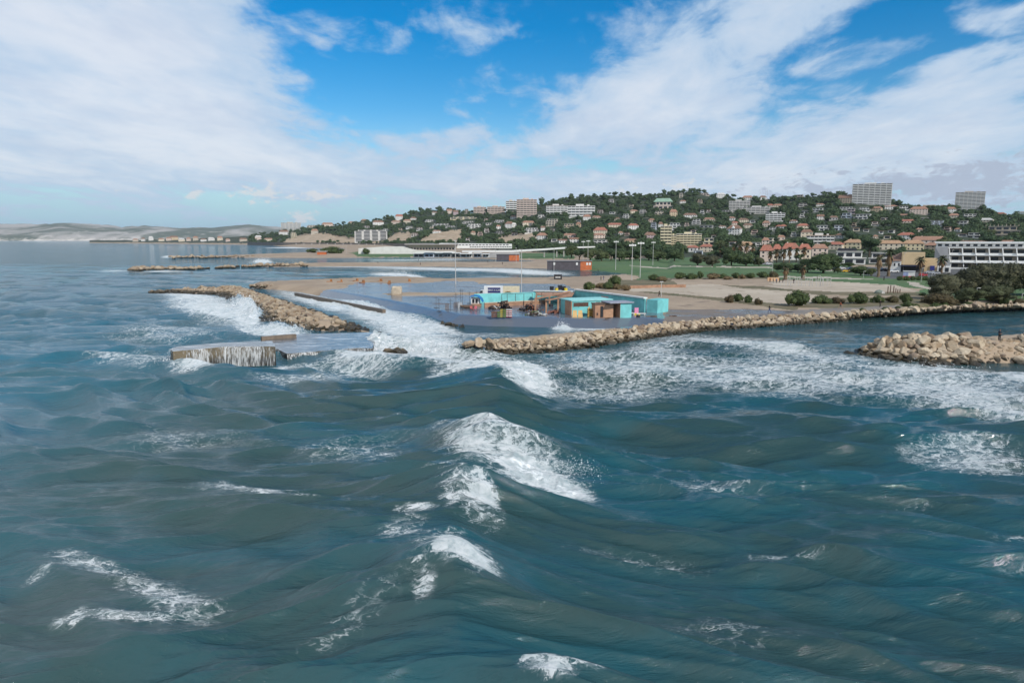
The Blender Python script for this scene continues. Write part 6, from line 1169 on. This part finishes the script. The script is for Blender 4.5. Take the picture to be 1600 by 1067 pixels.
for u, vb, vt, k, lab in ((712, 444, 377, 'pole', 'tall pale pole rising from the flooded sand left of the van'), (814.8, 457, 391, 'pole', 'tall pale pole behind the turquoise back wall'), (806.5, 411, 388, 'pole', 'thin pale pole by the small orange hut'), (774.5, 408, 384, 'pole', 'twin thin pole by the far cafes'), (865.5, 421.5, 388, 'pole', 'pale pole in front of the dark grey beach hut'), (911, 408, 376, 'mast', 'floodlight mast behind the beach hut, left of two'), (918.5, 410, 375, 'mast', 'floodlight mast behind the beach hut, right of two'), (961.8, 422, 375.5, 'mast', 'thick floodlight mast on the left edge of the lawn'), (987, 438, 380, 'mast', 'tall floodlight mast at the lawn corner, left of the tall pair'), (1000, 434, 377, 'mast', 'tall floodlight mast at the lawn corner, right of the tall pair'), (1020, 414.5, 377, 'mast', 'floodlight mast in the middle of the lawn'), (1206.5, 431, 399, 'pole', 'pale pole at the left of the shaggy palms'), (541.5, 396.5, 384, 'pole', 'thin pole on the far outer beach'), (1033, 465, 441, 'pole', 'thin pole at the edge of the pale sand court'),
                         (1524.5, 474, 450, 'lamp', 'street lamp with a white head before the dark wood'), (1455, 441, 424, 'lamp', 'slim street lamp on the lawn right of the kiosk'), (1439, 441, 419, 'lamp', 'slim street lamp just right of the white kiosk'), (1349, 434, 424, 'lamp', 'little street lamp by the parking trees'), (1411, 425, 395, 'lamp', 'tall lamp post on the blank orange shop front'), (1485, 424, 391, 'lamp', 'tall lamp post in front of the hotel end wall'), (1596, 472, 459, 'lamp', 'small white-topped lamp at the right edge')): mast(u, vb, vt, k, lab)
for i, (u, h_) in enumerate(((1074, 9), (1187, 10), (1196, 12), (1198.5, 12))):
    g = G(u, float(lerpt(u, VTOP)) + 3); o = thing('aerial_mast', 'thin lattice aerial on the wooded skyline', 'aerial', g, 0, 'aerials on the skyline'); mb = MB(); t_ = h_ * g.y / F * 1.2; mb.tube((0, 0, -1), (0, 0, t_ + 8), .35, .12, 5); mb.build('pole', M_GREY, o); MB().box(-1, 1, -.2, .2, t_ + 2, t_ + 2.4).build('dipole', M_GREY, o)
# exercise bars and wooden posts on the sand
for i, (u, v) in enumerate([(1222 + 5.6 * k, 447.5 - .35 * (k % 3)) for k in range(14)] + [(1232 + 8 * k, 441.5) for k in range(9)]):
    g = G(u, v); o = thing('exercise_bar', 'grey steel exercise bar frame on the sand court by the shaggy palms', 'exercise bar', g, .3 * (i % 3), 'exercise bars on the sand'); h_ = 1.6 + .5 * (i % 3) + (1.8 if i in (9, 12) else 0)
    for x in (-.7, .7): mb = MB(); mb.tube((x, 0, -.2), (x, 0, h_), .06, None, 5); mb.build('upright', M_GREY, o)
    mb = MB(); mb.tube((-.7, 0, h_), (.7, 0, h_), .05, None, 5); mb.build('bar', M_GREY, o)
for i, u in enumerate((1387, 1391, 1396, 1399.5, 1402.5, 1406)):
    o = thing('wooden_post', 'dark wooden post in the group beside the brown bush', 'post', G(u, 458.5 - (i % 2)), 0, 'posts by the brown bush'); h_ = (2.1, 2.3, 2.2, 1.3, 1.2, 1.1)[i]; mb = MB(); mb.tube((0, 0, -.3), (0, 0, h_), .16, .14, 7); mb.build('shaft', M_LATT, o); mb = MB(); mb.tube((0, 0, h_), (0, 0, h_ + .1), .17, .08, 7); mb.build('cap', M_STEEL, o)
r = thing('tent', 'small grey-green dome tent on the sand behind the bushes', 'tent', G(1373.5, 458.5)); tv = ICO2[0].copy(); tv[:, 2] = np.maximum(tv[:, 2], 0); link('canopy', np_mesh('canopy', tv * np.array([1.5, 1.1, 1.15]), ICO2[1], [plain('grey_green_canvas', (.16, .19, .16), .8)], True), r); MB().box(.2, 1.2, -1.12, -.9, 0, .7).build('door_flap', M_GREY, r)
# low sand walls and fences
mb = MB(); a = [P(u, v, 1.7) for u, v in ((984, 450.5), (1030, 449.2), (1071, 448.6))]
o = thing('sand_wall', 'low tan stone wall along the top of the pale sand court', 'wall'); [wall_seg((m_ := MB()), p_, q_, .6, 1.0, 2.6) and m_.build('wall_segment', M_BRICK, o) for p_, q_ in zip(a[:-1], a[1:])]
o = thing('orange_wall', 'low orange-tan wall left of the exercise bars', 'wall'); a, c = G(1199, 439), G(1217, 439); mb = MB(); wall_seg(mb, a, c, .5, 1.2, 3.0); mb.build('wall_segment', plain('tan_wall', (.50, .33, .20), .9), o)
hd = G(1410, 441); o = thing('hedge', 'low dark clipped hedge strip along the parking lane behind the white kiosk', 'hedge', G(1437, 438)); s = o.location.y / F
for k in range(7): c = link('hedge_section', TP['bush'][k % 3][0], o, ((-31 + 10 * k) * s, 0, 0)); c.scale = (6.5 * s, 1.4, 2.0)
# parked cars
def car_meshes():
    body = [(-2.1, .35), (-2.1, .75), (-1.95, .9), (-1.1, .98), (-.55, 1.42), (.75, 1.45), (1.55, 1.02), (2.05, .9), (2.1, .4)]
    gl = [(-1.0, .98), (-.52, 1.36), (.70, 1.39), (1.38, 1.02)]
    return body, gl
body_, gl_ = car_meshes(); CG = MB().profile(gl_, -.865, .865).mesh('windows', M_GLASS); mb = MB(); mb.tube((0, -.09, 0), (0, .09, 0), .32, None, 12); CW = mb.mesh('wheel', M_BLACK)
CARB = {}
for nm, cl_ in (('white', (.62, .62, .62)), ('yellow', (.60, .36, .02)), ('silver', (.32, .33, .35)), ('black', (.015, .015, .018)), ('blue', (.03, .05, .16)), ('red', (.34, .03, .03))): CARB[nm] = MB().profile(body_, -.85, .85).mesh('body', plain(nm + '_car_paint', cl_, .3, .05))
def car(u, v, nm, label, rz=0., grp=None, k=1.):
    o = thing('parked_car', label, 'car', G(u, v), rz, grp); o.scale = (k,) * 3; link('body', CARB[nm], o); link('windows', CG, o)
    for x in (-1.3, 1.3):
        for y in (-.78, .78): link('wheel', CW, o, (x, y, .32))
    for y in (-.6, .6): MB().box(-2.14, -2.09, y - .15, y + .15, .62, .76).build('headlight', M_TRIM, o)
car(1322, 425.5, 'yellow', 'bright yellow car at the edge of the parking lane'); car(1314, 421, 'white', 'white car behind the bright yellow one'); car(1330, 421.5, 'blue', 'dark blue car right of the white one behind the yellow car'); car(1306, 422, 'black', 'black car at the left end of the parking lane'); car(1333, 426, 'black', 'black car just right of the yellow one')
car(1396, 426, 'white', 'white car between the tall palms and the shop', 0, None, 1.1); car(1402, 421.5, 'silver', 'silver car under the shop awning, left of the lamp post'); car(1398, 418, 'white', 'white van-like car at the gabled shop wing'); car(1452, 427.5, 'silver', 'silver car in front of the low white shop wing'); car(1461, 429, 'silver', 'silver car left of the palm by the hotel end wall'); car(1442, 432, 'red', 'red car right of the white kiosk', .5); car(1380, 424, 'black', 'black car behind the tall palms')
for u, nm, lb in ((1184, 'blue', 'bluish car on the road by the pink sea-front house'), (1192, 'silver', 'silver car on the road by the pink sea-front house'), (1201, 'white', 'white car on the road by the first palms')): car(u, 413.5, nm, lb)
# rowing of the far orange huts, timber on the planked dike, the buoys
for i, (u, v) in enumerate(((515, 441.5), (531, 442), (556, 440.5), (566, 443), (594, 441), (608, 444), (640, 441))):
    o = thing('orange_buoy_block', 'rusty orange block left on the washed-over dike', 'block', P(u, v, 1.3), .3 * i, 'rusty blocks on the dike'); MB().box(-1.1, 1.1, -.5, .5, -.2, .55).build('body', plain('rusty_orange', (.32, .14, .05), .9, .3), o); MB().box(.3, .95, -.4, .4, .55, 1.3).build('head', plain('rusty_orange', (.32, .14, .05)), o)
o = thing('lifeguard_post', 'orange lifeguard post and awning on the far outer beach', 'lifeguard post', G(503, 398)); MB().box(-5, 4, 0, 4, 0, 3.2).build('cabin', M_ORANGE, o); MB().box(-6, 5, -1, 5, 3.2, 3.6).build('roof', M_CAP, o)

# ------------------------------------------------------------------ spray thrown up where the sea hits rock
sr = np.random.RandomState(9); V, Fc = [], []
for (u, v, n, sx, sy, sz, d_) in ((384, 480, 1500, 2.0, 2.0, 1.9, .06), (398, 494, 1300, 1.6, 1.8, 1.7, .05), (432, 514, 800, 2.2, 1.2, 1.0, .05), (372, 472, 700, 2.0, 2.0, 1.2, .06), (460, 519, 600, 2.2, 1.0, .9, .05), (878, 512, 500, .9, .7, .8, .04), (628, 431, 800, 5., 2.5, 1.6, .09), (409, 411, 700, 5., 3., 2.6, .14), (600, 548, 900, 2.5, 1.5, .9, .045), (690, 548, 800, 3.5, 1.5, .8, .045), (268, 572, 500, 1.4, .8, .8, .045), (905, 742, 700, 1.0, .9, .6, .022), (850, 738, 700, 1.6, .9, .7, .022), (775, 905, 400, .5, .4, .35, .016), (850, 602, 600, 2.0, 1.2, .8, .03), (700, 545, 500, 3, 1.5, .8, .04), (1440, 576, 500, 4., .7, .5, .04)):
    c0 = P(u, v, 0.); k = sr.normal(size=(n, 3)) * np.array([sx, sy, 0]); zz_ = np.abs(sr.normal(size=n)) * sz * np.exp(-(k[:, 0] / sx) ** 2 * .5) + .15
    c = k + np.array([c0.x, c0.y, 0]); c[:, 2] = zz_; s_ = d_ * sr.uniform(.5, 1.5, (n, 1, 1)); tri = sr.normal(size=(n, 3, 3)) * s_ + c[:, None, :]
    Fc.append(np.arange(n * 3).reshape(-1, 3) + sum(len(q) for q in V)); V.append(tri.reshape(-1, 3))
tag(link('sea_spray', np_mesh('sea_spray', np.concatenate(V), np.concatenate(Fc), [plain('white_spray', (.82, .84, .85), .9, .05)])), 'white spray thrown up where waves hit the rocks', 'spray', kind='stuff')

# ------------------------------------------------------------------ the air over the bay
m = bpy.data.materials.new('sea_haze'); m.use_nodes = True; t = m.node_tree; t.nodes.clear()
vo = t.nodes.new('ShaderNodeVolumePrincipled'); vo.inputs['Density'].default_value = HAZE_DENSITY; vo.inputs['Color'].default_value = (.80, .88, .97, 1); vo.inputs['Anisotropy'].default_value = .1
ou = t.nodes.new('ShaderNodeOutputMaterial'); t.links.new(vo.outputs[0], ou.inputs['Volume'])
tag(MB().box(-70000, 70000, -70000, 70000, -40, 420).build('haze', m), kind='stuff')
